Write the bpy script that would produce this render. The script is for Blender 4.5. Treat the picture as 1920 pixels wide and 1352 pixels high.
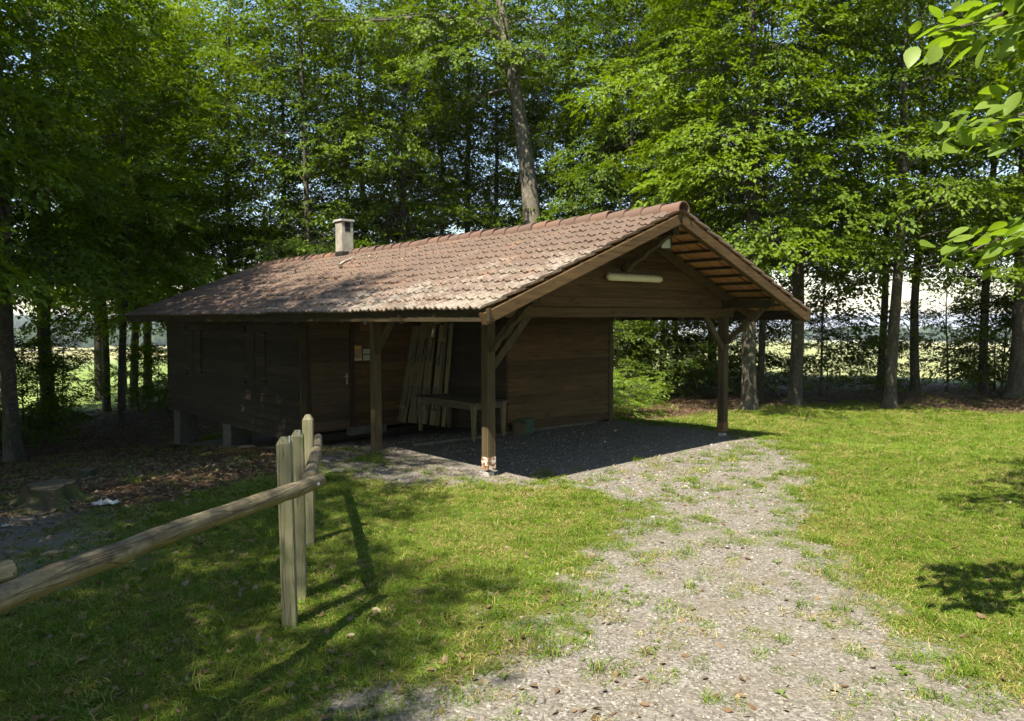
import bpy, math, random
import numpy as np
from mathutils import Vector, Matrix

# ------------------------------------------------------------------ camera, sky, sun, exposure
for o in list(bpy.data.objects):
    bpy.data.objects.remove(o)
scene = bpy.context.scene
COL = scene.collection

CAM_POS = Vector((-6.6299, -8.2174, 2.1487))
yaw, pitch, roll = 0.7097, -0.0529, -0.0031
fw = Vector((math.sin(yaw) * math.cos(pitch), math.cos(yaw) * math.cos(pitch), math.sin(pitch)))
rt = Vector((math.cos(yaw), -math.sin(yaw), 0))
up = rt.cross(fw)
rt, up = math.cos(roll) * rt + math.sin(roll) * up, -math.sin(roll) * rt + math.cos(roll) * up
cam_data = bpy.data.cameras.new('camera')
cam = bpy.data.objects.new('camera', cam_data)
COL.objects.link(cam)
cam.matrix_world = Matrix(((rt.x, up.x, -fw.x, CAM_POS.x), (rt.y, up.y, -fw.y, CAM_POS.y),
                           (rt.z, up.z, -fw.z, CAM_POS.z), (0, 0, 0, 1)))
cam_data.sensor_width = 36
cam_data.lens = 36 * 1451.8 / 1920
cam_data.clip_end = 30000
cam_data.clip_start = 0.05
scene.camera = cam

SUN_A, SUN_B = 0.60, 0.20            # horizontal travel of the light per metre of fall
sun_el = math.atan(1 / math.hypot(SUN_A, SUN_B))
world = bpy.data.worlds.new('World')
scene.world = world
world.use_nodes = True
wn = world.node_tree
sky = wn.nodes.new('ShaderNodeTexSky')
sky.sky_type = 'NISHITA'
sky.sun_disc = False
sky.sun_elevation = sun_el
sky.sun_rotation = math.atan2(-SUN_A, -SUN_B)
sky.altitude = 0
sky.air_density = 1.25
sky.dust_density = 0.5
sky.ozone_density = 1.0
bg = wn.nodes['Background']
bg.inputs['Strength'].default_value = 0.088
wn.links.new(sky.outputs[0], bg.inputs['Color'])

sun_data = bpy.data.lights.new('sun', 'SUN')
sun_data.energy = 5.0
sun_data.angle = math.radians(0.53)
sun_data.color = (1.0, 0.92, 0.77)
sun = bpy.data.objects.new('sun', sun_data)
COL.objects.link(sun)
sun.rotation_euler = Vector((SUN_A, SUN_B, -1)).to_track_quat('-Z', 'Y').to_euler()

scene.view_settings.view_transform = 'Standard'
scene.view_settings.look = 'None'
scene.view_settings.gamma = 1.0
scene.view_settings.exposure = 1.55
scene.cycles.max_bounces = 5
scene.cycles.diffuse_bounces = 3
scene.cycles.glossy_bounces = 2
scene.cycles.transmission_bounces = 3
scene.cycles.transparent_max_bounces = 4
scene.cycles.volume_bounces = 0
scene.cycles.caustics_reflective = False
scene.cycles.caustics_refractive = False
scene.cycles.sample_clamp_indirect = 6.0
scene.cycles.use_adaptive_sampling = True
scene.cycles.adaptive_threshold = 0.03
scene.cycles.use_denoising = True
scene.cycles.denoiser = 'OPENIMAGEDENOISE'

random.seed(7)
RNG = np.random.default_rng(7)
PI = math.pi

# ------------------------------------------------------------------ material helpers
class NT:
    def __init__(self, name):
        self.m = bpy.data.materials.new(name)
        self.m.use_nodes = True
        self.t = self.m.node_tree
        self.t.nodes.clear()
        self.out = self.n('ShaderNodeOutputMaterial')
    def n(self, kind, **kw):
        nd = self.t.nodes.new(kind)
        for k, v in kw.items():
            if k.startswith('_'):
                setattr(nd, k[1:], v)
            else:
                nd.inputs[k.replace('__', ' ')].default_value = v
        return nd
    def l(self, a, b):
        self.t.links.new(a, b)
    def geo(self):
        return self.n('ShaderNodeNewGeometry').outputs['Position']
    def coord(self, which='Object'):
        return self.n('ShaderNodeTexCoord').outputs[which]
    def scaled(self, vec, s):
        mp = self.n('ShaderNodeMapping')
        mp.inputs['Scale'].default_value = s
        self.l(vec, mp.inputs['Vector'])
        return mp.outputs[0]
    def noise(self, vec, scale, detail=3, rough=0.55, out='Fac'):
        nd = self.n('ShaderNodeTexNoise', Scale=scale, Detail=detail, Roughness=rough)
        self.l(vec, nd.inputs['Vector'])
        return nd.outputs[out]
    def ramp(self, fac, stops):
        nd = self.n('ShaderNodeValToRGB')
        e = nd.color_ramp.elements
        while len(e) < len(stops):
            e.new(0.5)
        for k, (p, c) in enumerate(stops):
            e[k].position = p
            e[k].color = (*c, 1) if not np.isscalar(c) else (c, c, c, 1)
        self.l(fac, nd.inputs[0])
        return nd.outputs[0]
    def mix(self, fac, a, b, blend='MIX'):
        nd = self.t.nodes.new('ShaderNodeMix')
        nd.data_type = 'RGBA'
        nd.blend_type = blend
        for sock, val in ((nd.inputs[0], fac), (nd.inputs[6], a), (nd.inputs[7], b)):
            if hasattr(val, 'links'):
                self.l(val, sock)
            elif np.isscalar(val):
                sock.default_value = val
            else:
                sock.default_value = (*val, 1)
        return nd.outputs[2]
    def math(self, op, a, b=0.0, clamp=False):
        nd = self.n('ShaderNodeMath', _operation=op, _use_clamp=clamp)
        for k, v in enumerate((a, b)):
            if hasattr(v, 'links'):
                self.l(v, nd.inputs[k])
            else:
                nd.inputs[k].default_value = v
        return nd.outputs[0]
    def bump(self, height, strength, dist=0.02):
        nd = self.n('ShaderNodeBump', Strength=strength, Distance=dist)
        self.l(height, nd.inputs['Height'])
        return nd.outputs[0]
    def attr(self, name, out='Fac'):
        return self.n('ShaderNodeAttribute', _attribute_name=name).outputs[out]
    def principled(self, color, rough=0.8, normal=None, spec=0.25, metal=0.0):
        b = self.n('ShaderNodeBsdfPrincipled')
        for sock, val in ((b.inputs['Base Color'], color), (b.inputs['Roughness'], rough)):
            if hasattr(val, 'links'):
                self.l(val, sock)
            elif np.isscalar(val):
                sock.default_value = val
            else:
                sock.default_value = (*val, 1)
        b.inputs['Specular IOR Level'].default_value = spec
        b.inputs['Metallic'].default_value = metal
        if normal is not None:
            self.l(normal, b.inputs['Normal'])
        self.l(b.outputs[0], self.out.inputs['Surface'])
        return self.m

def wood(name, axis, dark, light, rough=0.75, grain=1.0, moss=None, knots=False):
    """stained timber with grain running along one axis, each board a little different"""
    t = NT(name)
    s = [26.0, 26.0, 26.0]
    s['xyz'.index(axis)] = 1.3
    c = t.coord('Object')
    info = t.n('ShaderNodeObjectInfo')
    off = t.n('ShaderNodeVectorMath', _operation='ADD')
    t.l(c, off.inputs[0])
    comb = t.n('ShaderNodeCombineXYZ')
    r10 = t.math('MULTIPLY', info.outputs['Random'], 37.0)
    for k in range(3):
        t.l(r10, comb.inputs[k])
    t.l(comb.outputs[0], off.inputs[1])
    g = t.noise(t.scaled(off.outputs[0], s), 1.0, 5, 0.65)
    big = t.noise(off.outputs[0], 1.7, 3)
    col = t.ramp(g, [(0.25, dark), (0.75, light)])
    var = t.ramp(t.math('ADD', t.math('MULTIPLY', info.outputs['Random'], 0.5), t.math('MULTIPLY', big, 0.5)),
                 [(0.2, 0.62), (0.8, 1.32)])
    col = t.mix(1.0, col, var, 'MULTIPLY')
    ck = t.noise(t.scaled(off.outputs[0], [0.55 * v for v in s]), 1.0, 2, 0.4)
    ckm = t.ramp(t.math('ABSOLUTE', t.math('SUBTRACT', ck, 0.5)), [(0.0, 0.35), (0.016, 1.0)])
    col = t.mix(1.0, col, ckm, 'MULTIPLY')
    if moss:
        mk = t.ramp(t.noise(t.geo(), 5.0, 4), [(0.5, 0.0), (0.68, 0.8)])
        col = t.mix(mk, col, moss)
    return t.principled(col, rough, t.bump(g, 0.35 * grain, 0.006), 0.2)

def plain(name, color, rough=0.6, var=0.15, scale=20, bump=0.1, spec=0.3, metal=0.0):
    t = NT(name)
    n = t.noise(t.coord('Object'), scale, 4)
    col = t.mix(t.ramp(n, [(0.3, 0.0), (0.7, 1.0)]), tuple(c * (1 - var) for c in color), tuple(min(1, c * (1 + var)) for c in color))
    return t.principled(col, rough, t.bump(n, bump, 0.004), spec, metal)

def leaf_mat(name, dark, light, trans=0.4, tcol=(1.6, 1.75, 0.7), gloss=0.035, rough=0.6):
    t = NT(name)
    tint = t.attr('tint')
    info = t.n('ShaderNodeObjectInfo')
    f = t.math('ADD', t.math('MULTIPLY', tint, 0.64), t.math('MULTIPLY', info.outputs['Random'], 0.36))
    col = t.ramp(f, [(0.0, dark), (1.0, light)])
    d = t.n('ShaderNodeBsdfDiffuse')
    t.l(col, d.inputs[0])
    tr = t.n('ShaderNodeBsdfTranslucent')
    t.l(t.mix(1.0, col, tcol, 'MULTIPLY'), tr.inputs[0])
    m1 = t.n('ShaderNodeMixShader', Fac=trans)
    t.l(d.outputs[0], m1.inputs[1]); t.l(tr.outputs[0], m1.inputs[2])
    gl = t.n('ShaderNodeBsdfGlossy', Roughness=rough)
    gl.inputs[0].default_value = (0.85, 0.95, 0.7, 1)
    m2 = t.n('ShaderNodeMixShader', Fac=gloss)
    t.l(m1.outputs[0], m2.inputs[1]); t.l(gl.outputs[0], m2.inputs[2])
    t.l(m2.outputs[0], t.out.inputs['Surface'])
    return t.m

# ------------------------------------------------------------------ mesh helpers
def add(name, data, parent=None, loc=None, rot=None, scale=None):
    o = bpy.data.objects.new(name, data)
    COL.objects.link(o)
    if parent is not None:
        o.parent = parent
    if loc is not None:
        o.location = loc
    if rot is not None:
        o.rotation_euler = rot
    if scale is not None:
        o.scale = scale
    return o

def tag(o, label=None, cat=None, group=None, kind=None):
    if label: o['label'] = label
    if cat: o['category'] = cat
    if group: o['group'] = group
    if kind: o['kind'] = kind
    return o

def thing(name, label, cat, loc=(0, 0, 0), rz=0.0, group=None):
    o = add(name, None, None, loc, (0, 0, rz))
    o.empty_display_size = 0.2
    return tag(o, label, cat, group)

class MB:
    def __init__(self):
        self.v, self.f, self.mi = [], [], []
        self.cur = 0
    def ring_prism(self, a, b):
        n = len(a); k = len(self.v)
        self.v += [tuple(p) for p in a] + [tuple(p) for p in b]
        for i in range(n):
            j = (i + 1) % n
            self.f.append((k + i, k + j, k + n + j, k + n + i))
        self.f.append(tuple(range(k + n - 1, k - 1, -1)))
        self.f.append(tuple(range(k + n, k + 2 * n)))
        self.mi += [self.cur] * (n + 2)
        return self
    def box(self, x0, x1, y0, y1, z0, z1, bev=0.0):
        if bev <= 0:
            return self.ring_prism([(x0, y0, z0), (x1, y0, z0), (x1, y1, z0), (x0, y1, z0)],
                                   [(x0, y0, z1), (x1, y0, z1), (x1, y1, z1), (x0, y1, z1)])
        b = bev
        def ring(z, i):
            return [(x0 + b, y0 + i, z), (x1 - b, y0 + i, z), (x1 - i, y0 + b, z), (x1 - i, y1 - b, z),
                    (x1 - b, y1 - i, z), (x0 + b, y1 - i, z), (x0 + i, y1 - b, z), (x0 + i, y0 + b, z)]
        return self.ring_prism(ring(z0, 0), ring(z1, 0))
    def beam(self, p0, p1, w, h, upv=(0, 0, 1), bev=0.008):
        p0, p1, u = Vector(p0), Vector(p1), Vector(upv)
        d = (p1 - p0).normalized()
        s = d.cross(u).normalized(); u = s.cross(d).normalized()
        w, h = w / 2, h / 2
        prof = [(-w + bev, -h), (w - bev, -h), (w, -h + bev), (w, h - bev), (w - bev, h), (-w + bev, h), (-w, h - bev), (-w, -h + bev)]
        return self.ring_prism([p0 + s * a + u * b for a, b in prof], [p1 + s * a + u * b for a, b in prof])
    def tube(self, pts, rad, n=8, cap=True, wob=0.0, rng=None):
        pts = [Vector(p) for p in pts]
        k0 = len(self.v)
        ref = None
        for i, p in enumerate(pts):
            d = (pts[min(i + 1, len(pts) - 1)] - pts[max(i - 1, 0)]).normalized()
            if ref is None:
                ref = Vector((1, 0, 0)) if abs(d.x) < 0.8 else Vector((0, 1, 0))
            s = d.cross(ref).normalized(); u = s.cross(d).normalized(); ref = u
            r = rad[i] if not np.isscalar(rad) else rad
            for j in range(n):
                a = 2 * PI * j / n
                rr = r * (1 + (rng.uniform(-wob, wob) if wob else 0))
                self.v.append(tuple(p + (s * math.cos(a) + u * math.sin(a)) * rr))
        for i in range(len(pts) - 1):
            for j in range(n):
                a = k0 + i * n + j; b = k0 + i * n + (j + 1) % n
                self.f.append((a, b, b + n, a + n)); self.mi.append(self.cur)
        if cap:
            self.f.append(tuple(range(k0 + n - 1, k0 - 1, -1))); self.mi.append(self.cur)
            e = k0 + (len(pts) - 1) * n
            self.f.append(tuple(range(e, e + n))); self.mi.append(self.cur)
        return self
    def mesh(self, name, mats, smooth=False):
        me = bpy.data.meshes.new(name)
        me.from_pydata(self.v, [], self.f)
        for m in (mats if isinstance(mats, (list, tuple)) else [mats]):
            me.materials.append(m)
        if len(set(self.mi)) > 1:
            me.polygons.foreach_set('material_index', self.mi)
        if smooth:
            me.polygons.foreach_set('use_smooth', [True] * len(me.polygons))
            me.set_sharp_from_angle(angle=math.radians(40))
        me.update()
        return me
    def build(self, name, mats, parent=None, smooth=False, **kw):
        return add(name, self.mesh(name, mats, smooth), parent, **kw)

def np_mesh(name, verts, faces, mats, smooth=False, face_attr=None, mat_idx=None):
    """verts (n,3), faces (m,k): all faces the same size"""
    me = bpy.data.meshes.new(name)
    verts = np.asarray(verts, np.float32); faces = np.asarray(faces, np.int32)
    m, k = faces.shape
    me.vertices.add(len(verts)); me.vertices.foreach_set('co', verts.ravel())
    me.loops.add(m * k); me.loops.foreach_set('vertex_index', faces.ravel())
    me.polygons.add(m)
    me.polygons.foreach_set('loop_start', np.arange(0, m * k, k, dtype=np.int32))
    me.polygons.foreach_set('loop_total', np.full(m, k, np.int32))
    if smooth:
        me.polygons.foreach_set('use_smooth', np.ones(m, bool))
    for mt in (mats if isinstance(mats, (list, tuple)) else [mats]):
        me.materials.append(mt)
    if mat_idx is not None:
        me.polygons.foreach_set('material_index', np.asarray(mat_idx, np.int32))
    me.update(calc_edges=True)
    for an, av in (face_attr or {}).items():
        a = me.attributes.new(an, 'FLOAT', 'FACE')
        a.data.foreach_set('value', np.asarray(av, np.float32))
    return me

def sstep(a, b, x):
    t = np.clip((np.asarray(x, float) - a) / (b - a), 0, 1)
    return t * t * (3 - 2 * t)

# cheap value noise for masks and heights
_tab = np.random.default_rng(3).random((256, 256))
def vnoise(x, y, s=1.0):
    x = np.asarray(x, float) * s + 1000; y = np.asarray(y, float) * s + 1000
    xi = np.floor(x).astype(int); yi = np.floor(y).astype(int)
    fx = x - xi; fy = y - yi
    fx = fx * fx * (3 - 2 * fx); fy = fy * fy * (3 - 2 * fy)
    g = lambda i, j: _tab[i % 256, j % 256]
    return (g(xi, yi) * (1 - fx) + g(xi + 1, yi) * fx) * (1 - fy) + (g(xi, yi + 1) * (1 - fx) + g(xi + 1, yi + 1) * fx) * fy
def fnoise(x, y, s=1.0):
    return 0.55 * vnoise(x, y, s) + 0.3 * vnoise(x + 31, y - 17, s * 2.1) + 0.15 * vnoise(x - 9, y + 57, s * 4.3)

# ------------------------------------------------------------------ the lie of the land
def H(x, y):
    x = np.asarray(x, float); y = np.asarray(y, float)
    left = 1 - sstep(1.5, 9.0, x)
    h = -1.3 * np.clip((y - 3.2) / 11.5, 0, 1) ** 0.9 * left
    h = h - 0.02 * np.clip(-x - 1.0, 0, 8) * sstep(-3, 3, y)
    h = h - 0.32 * sstep(5.7, 8.2, x) * sstep(-4.5, -1.0, y)
    R = np.hypot(x - 2, y - 2)
    h = h - 4.5 * sstep(20, 80, R) - 14 * sstep(70, 420, R) - 42 * sstep(350, 2600, R) - 20 * sstep(2500, 7000, R)
    h = h + 9.5 * np.exp(-(((x - 330) / 130) ** 2 + ((y - 190) / 110) ** 2))
    h = h + 26 * np.exp(-(((x - 170) / 420) ** 2 + ((y - 1500) / 260) ** 2))
    h = h + 0.05 * (fnoise(x, y, 0.35) - 0.5) * (1 - sstep(-1.0, 0.2, x) * sstep(6.5, 5.5, x) * sstep(-1.5, -0.3, y))
    h = h + 1.2 * (fnoise(x, y, 0.02) - 0.5) * sstep(40, 160, R) + 14 * (fnoise(x, y, 0.0012) - 0.5) * sstep(800, 3000, R)
    return h

GRAVEL = np.array([(-0.7, 5.0), (-1.0, 3.2), (-1.5, 2.0), (-1.15, .45), (-.26, -.13), (.3, -.75), (.1, -2.3), (-.3, -2.9), (-1.15, -3.5), (-2.0, -3.8), (-3.2, -4.2),
                   (-4.0, -4.4), (-4.6, -4.65), (-6.0, -5.3), (-9, -6.5), (-14, -8), (-14, -13), (-7, -13), (-3, -9), (-1.9, -6.8), (-1.64, -6.35), (-1.1, -5.8),
                   (-.46, -5.1), (.54, -4.3), (2.0, -3.36), (4.6, -1.9), (5.9, -1.0), (6.0, 2.9), (2.7, 2.9), (2.7, 5.8), (0, 5.8)])
def poly_sd(px, py, poly):
    px = np.asarray(px, float); py = np.asarray(py, float)
    d = np.full(px.shape, 1e9); inside = np.zeros(px.shape, bool)
    n = len(poly)
    for i in range(n):
        ax, ay = poly[i]; bx, by = poly[(i + 1) % n]
        ex, ey = bx - ax, by - ay
        t = np.clip(((px - ax) * ex + (py - ay) * ey) / (ex * ex + ey * ey), 0, 1)
        d = np.minimum(d, np.hypot(px - ax - t * ex, py - ay - t * ey))
        c = ((ay > py) != (by > py)) & (px < (bx - ax) * (py - ay) / (by - ay + 1e-12) + ax)
        inside ^= c
    return np.where(inside, d, -d)
def gravel_mask(x, y):
    sd = poly_sd(x, y, GRAVEL)
    sd = sd + 1.5 * (fnoise(x, y, 1.1) - 0.5) + 0.8 * (fnoise(x + 5, y, 4.0) - 0.5)
    return sstep(-0.85, 0.70, sd)
def under_roof(x, y):
    return sstep(-0.5, 0.1, x) * sstep(6.6, 6.0, x) * sstep(-0.9, -0.3, y) * sstep(14, 13.5, y)
def litter_mask(x, y):
    m = sstep(0.6, 2.4, y - 0.35 * (x + 4)) * sstep(0.8, -0.2, x) + sstep(5.6, 6.6, x) * sstep(3.2, 5.2, y + 0.05 * x) + sstep(12.5, 15.5, np.hypot(x - 2, y - 1))
    m = np.clip(m, 0, 1)
    return np.clip(m + 0.5 * (fnoise(x, y, 0.8) - 0.5) * (m > 0.02), 0, 1)
def dirt_mask(x, y):
    d = np.exp(-(((x + 5.6) / 1.1) ** 2 + ((y - 0.9) / 1.6) ** 2)) + 0.6 * np.exp(-(((x + 7) / 1.4) ** 2 + ((y + 0.8) / 1.6) ** 2))
    return np.clip(d * (0.5 + 1.0 * fnoise(x, y, 1.1)), 0, 1)

def axis(lo, hi, fine_lo, fine_hi, fine, mid_lo, mid_hi, mid):
    a = list(np.arange(fine_lo, fine_hi, fine))
    b = list(np.arange(fine_hi, mid_hi, mid)); c = list(np.arange(fine_lo - mid, mid_lo, -mid))[::-1]
    a = c + a + b
    s = mid
    while a[-1] < hi:
        s *= 1.22; a.append(a[-1] + s)
    s = mid
    while a[0] > lo:
        s *= 1.22; a.insert(0, a[0] - s)
    return np.array(a)
gx = axis(-9000, 9000, -7.5, 9, 0.14, -16, 30, 0.6)
gy = axis(-9000, 9000, -8.5, 6, 0.14, -16, 40, 0.6)
GX, GY = np.meshgrid(gx, gy)
GZ = H(GX, GY)
nx, ny = len(gx), len(gy)
idx = np.arange(nx * ny).reshape(ny, nx)
quads = np.stack([idx[:-1, :-1], idx[:-1, 1:], idx[1:, 1:], idx[1:, :-1]], -1).reshape(-1, 4)

def ground_material():
    t = NT('ground')
    p = t.geo()
    gr = t.attr('gravel'); li = t.attr('litter'); di = t.attr('dirt'); fa = t.attr('far')
    n1 = t.noise(p, 3.0, 5, 0.65); n2 = t.noise(p, 22.0, 4, 0.7); n3 = t.noise(p, 90.0, 3, 0.7)
    # gravel: small stones as voronoi cells
    vo = t.n('ShaderNodeTexVoronoi', Scale=60.0); t.l(p, vo.inputs['Vector'])
    stone = t.ramp(vo.outputs['Color'], [(0.0, (0.068, 0.062, 0.053)), (0.45, (0.148, 0.136, 0.119)), (0.8, (0.222, 0.207, 0.184)), (1.0, (0.38, 0.36, 0.325))])
    gravel = t.mix(t.ramp(n1, [(0.35, 0.0), (0.7, 0.55)]), stone, (0.120, 0.098, 0.068))
    grass = t.mix(t.ramp(n2, [(0.35, 0.0), (0.65, 1.0)]), (0.040, 0.062, 0.006), (0.110, 0.105, 0.022))
    grass = t.mix(t.ramp(n1, [(0.45, 0.0), (0.7, 0.7)]), grass, (0.13, 0.105, 0.038))
    litter = t.mix(t.ramp(n2, [(0.35, 0.0), (0.65, 1.0)]), (0.030, 0.020, 0.012), (0.095, 0.060, 0.034))
    dirt = t.mix(n2, (0.10, 0.092, 0.078), (0.19, 0.175, 0.15))
    edge = t.math('ADD', gr, t.math('MULTIPLY', t.math('SUBTRACT', n2, 0.5), 0.9))
    col = t.mix(t.ramp(li, [(0.2, 0.0), (0.7, 1.0)]), grass, litter)
    col = t.mix(t.ramp(di, [(0.15, 0.0), (0.6, 0.9)]), col, dirt)
    col = t.mix(t.ramp(edge, [(0.4, 0.0), (0.6, 1.0)]), col, gravel)
    # fields beyond the wood
    fv = t.n('ShaderNodeTexVoronoi', Scale=0.0042); t.l(p, fv.inputs['Vector'])
    fcol = t.ramp(fv.outputs['Color'], [(0.0, (0.10, 0.15, 0.045)), (0.3, (0.27, 0.25, 0.10)), (0.55, (0.14, 0.19, 0.06)), (0.8, (0.33, 0.29, 0.13)), (1.0, (0.20, 0.22, 0.08))])
    nearf = t.mix(t.ramp(t.noise(p, 0.6, 4), [(0.3, 0.0), (0.7, 1.0)]), (0.16, 0.19, 0.075), (0.27, 0.26, 0.11))
    sep = t.n('ShaderNodeSeparateXYZ'); t.l(p, sep.inputs[0])
    side = t.math('SUBTRACT', sep.outputs[1], sep.outputs[0])
    nearf = t.mix(t.ramp(t.math('MULTIPLY', side, 0.05), [(0.0, 0.0), (1.0, 1.0)]), nearf, (0.15, 0.20, 0.05))
    fcol = t.mix(t.ramp(t.attr('rdist'), [(0.42, 0.0), (0.5, 1.0)]), nearf, fcol)
    col = t.mix(fa, col, fcol)
    hgt = t.math('ADD', t.math('ADD', t.math('MULTIPLY', n2, 0.5), t.math('MULTIPLY', n3, 0.4)), t.math('MULTIPLY', vo.outputs['Distance'], -0.6))
    return t.principled(col, 0.95, t.bump(hgt, 0.5, 0.02), 0.1)

gmat = ground_material()
gme = np_mesh('ground', np.stack([GX, GY, GZ], -1).reshape(-1, 3), quads, gmat, smooth=True)
RD = np.hypot(GX - 2, GY - 2)
for nm, val in (('gravel', np.maximum(gravel_mask(GX, GY), sstep(0.3, 0.8, under_roof(GX, GY)))), ('litter', litter_mask(GX, GY)), ('dirt', dirt_mask(GX, GY)),
                ('far', sstep(22, 26, RD)), ('rdist', np.clip(RD / 1000, 0, 1))):
    a = gme.attributes.new(nm, 'FLOAT', 'POINT')
    a.data.foreach_set('value', val.ravel().astype(np.float32))
tag(add('ground', gme), kind='structure')

# ------------------------------------------------------------------ materials
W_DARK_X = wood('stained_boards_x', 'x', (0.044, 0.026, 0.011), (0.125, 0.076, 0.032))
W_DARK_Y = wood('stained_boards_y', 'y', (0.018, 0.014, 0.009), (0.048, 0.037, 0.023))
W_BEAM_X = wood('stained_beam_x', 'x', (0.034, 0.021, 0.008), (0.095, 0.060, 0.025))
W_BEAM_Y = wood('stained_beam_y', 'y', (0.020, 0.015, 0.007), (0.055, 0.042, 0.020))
W_POST = wood('stained_post', 'z', (0.036, 0.026, 0.012), (0.095, 0.072, 0.038))
W_GREY_Z = wood('weathered_boards', 'z', (0.085, 0.068, 0.034), (0.20, 0.165, 0.090))
W_TABLE = wood('weathered_table', 'y', (0.06, 0.048, 0.030), (0.14, 0.115, 0.075))
W_FENCE = wood('treated_post', 'z', (0.20, 0.185, 0.105), (0.35, 0.32, 0.20), moss=(0.14, 0.15, 0.06))
CONC = plain('concrete', (0.36, 0.34, 0.31), 0.9, 0.25, 14, 0.3)
CONC_D = plain('old_concrete', (0.10, 0.092, 0.075), 0.9, 0.3, 9, 0.3)
IRON = plain('dark_iron', (0.05, 0.045, 0.04), 0.55, 0.3, 30, 0.1, 0.4, 0.6)

def tile_material(name, under=False):
    t = NT(name)
    p = t.geo()
    sep = t.n('ShaderNodeSeparateXYZ'); t.l(p, sep.inputs[0])
    cell = t.n('ShaderNodeCombineXYZ')
    t.l(t.math('FLOOR', t.math('MULTIPLY', sep.outputs[1], 1 / 0.2355)), cell.inputs[0])
    t.l(t.math('FLOOR', t.math('MULTIPLY', sep.outputs[0], 3.05)), cell.inputs[1])
    wnz = t.n('ShaderNodeTexWhiteNoise', _noise_dimensions='2D'); t.l(cell.outputs[0], wnz.inputs[0])
    n1 = t.noise(p, 1.1, 4); n2 = t.noise(p, 14.0, 5, 0.7); n3 = t.noise(p, 55.0, 3, 0.7)
    if under:
        base = t.ramp(n2, [(0.25, (0.30, 0.14, 0.055)), (0.75, (0.48, 0.25, 0.11))])
        return t.principled(base, 0.9, t.bump(n3, 0.2, 0.004), 0.1)
    base = t.ramp(wnz.outputs['Value'], [(0.0, (0.100, 0.068, 0.051)), (0.5, (0.108, 0.071, 0.051)), (0.94, (0.128, 0.083, 0.060)), (1.0, (0.165, 0.095, 0.060))])
    base = t.mix(t.ramp(n2, [(0.3, 0.0), (0.75, 0.55)]), base, (0.098, 0.075, 0.062))
    # pale lichen, thickest on the lower courses of the near end
    low = t.math('MULTIPLY', t.math('SUBTRACT', 2.6, sep.outputs[0]), 0.19)
    near = t.math('MULTIPLY', t.math('SUBTRACT', 6.0, sep.outputs[1]), 0.06)
    amt = t.math('ADD', t.math('ADD', low, near), t.math('MULTIPLY', t.math('SUBTRACT', n1, 0.5), 1.5))
    spots = t.math('ADD', t.math('MULTIPLY', n2, 0.6), t.math('MULTIPLY', n3, 0.4))
    thr = t.math('ADD', spots, t.math('MULTIPLY', t.math('SUBTRACT', amt, 0.6), 0.33))
    base = t.mix(t.ramp(thr, [(0.54, 0.0), (0.68, 0.65)]), base, (0.27, 0.245, 0.205))
    base = t.mix(t.ramp(t.noise(p, 3.3, 5, 0.7), [(0.60, 0.0), (0.70, 0.7)]), base, (0.085, 0.078, 0.032))
    return t.principled(base, 0.8, t.bump(n3, 0.3, 0.004), 0.25)
TILE = tile_material('clay_tile')
TILE_U = tile_material('clay_tile_underside', True)
RIDGE = NT('ridge_tile')
_i = RIDGE.n('ShaderNodeObjectInfo')
_b = RIDGE.ramp(_i.outputs['Random'], [(0.0, (0.10, 0.064, 0.049)), (0.6, (0.125, 0.075, 0.056)), (0.88, (0.15, 0.085, 0.06)), (1.0, (0.25, 0.118, 0.06))])
_n = RIDGE.noise(RIDGE.geo(), 12, 5, 0.7)
RIDGE = RIDGE.principled(RIDGE.mix(RIDGE.ramp(_n, [(0.4, 0.0), (0.8, 0.6)]), _b, (0.13, 0.09, 0.07)), 0.8, RIDGE.bump(_n, 0.2, 0.005), 0.25)

# ------------------------------------------------------------------ the shelter
WID, LEN, DOORY, BOXY, BOXX = 5.525, 13.78, 5.72, 2.78, 2.70
MX = WID / 2
EAVE_X, VERGE_F, VERGE_B, ZR = 0.972, -1.146, 14.25, 3.80
TANS = (3.80 - 2.321) / (MX + EAVE_X)
SL = math.atan(TANS)
def roof_z(x):
    return ZR - abs(x - MX) * TANS
hut = thing('picnic_shelter', 'brown timber picnic shelter with clay tile roof, open porch and closed cabin', 'shelter')

# posts with feet
def post(x, y, z0, foot):
    s = 0.07
    p = MB().box(x - s, x + s, y - s, y + s, z0, 2.34, 0.008).build('post', W_POST, hut)
    if foot:
        MB().box(x - 0.055, x + 0.055, y - 0.055, y + 0.055, -0.12, z0 - 0.035, 0.006).build('concrete_foot', CONC, p)
        MB().box(x - 0.02, x + 0.02, y - 0.02, y + 0.02, z0 - 0.06, z0 + 0.02).build('anchor_bolt', IRON, p)
        t = NT('flaking_shoe')
        n = t.noise(t.geo(), 16, 5, 0.7)
        c = t.ramp(n, [(0.40, (0.11, 0.05, 0.022)), (0.50, (0.24, 0.12, 0.06)), (0.56, (0.55, 0.52, 0.46))] if foot == 1 else
                   [(0.35, (0.10, 0.055, 0.028)), (0.7, (0.20, 0.12, 0.06))])
        m = t.principled(c, 0.7, t.bump(n, 0.3, 0.004))
        e = s + 0.004
        MB().box(x - e, x + e, y - e, y + e, z0, z0 + 0.17, 0.006).build('metal_shoe', m, p)
    return p
post(0, 0, 0.10, 1)
post(WID, 0, 0.09, 2)
post(0, 2.97, -0.12, 0)
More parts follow.
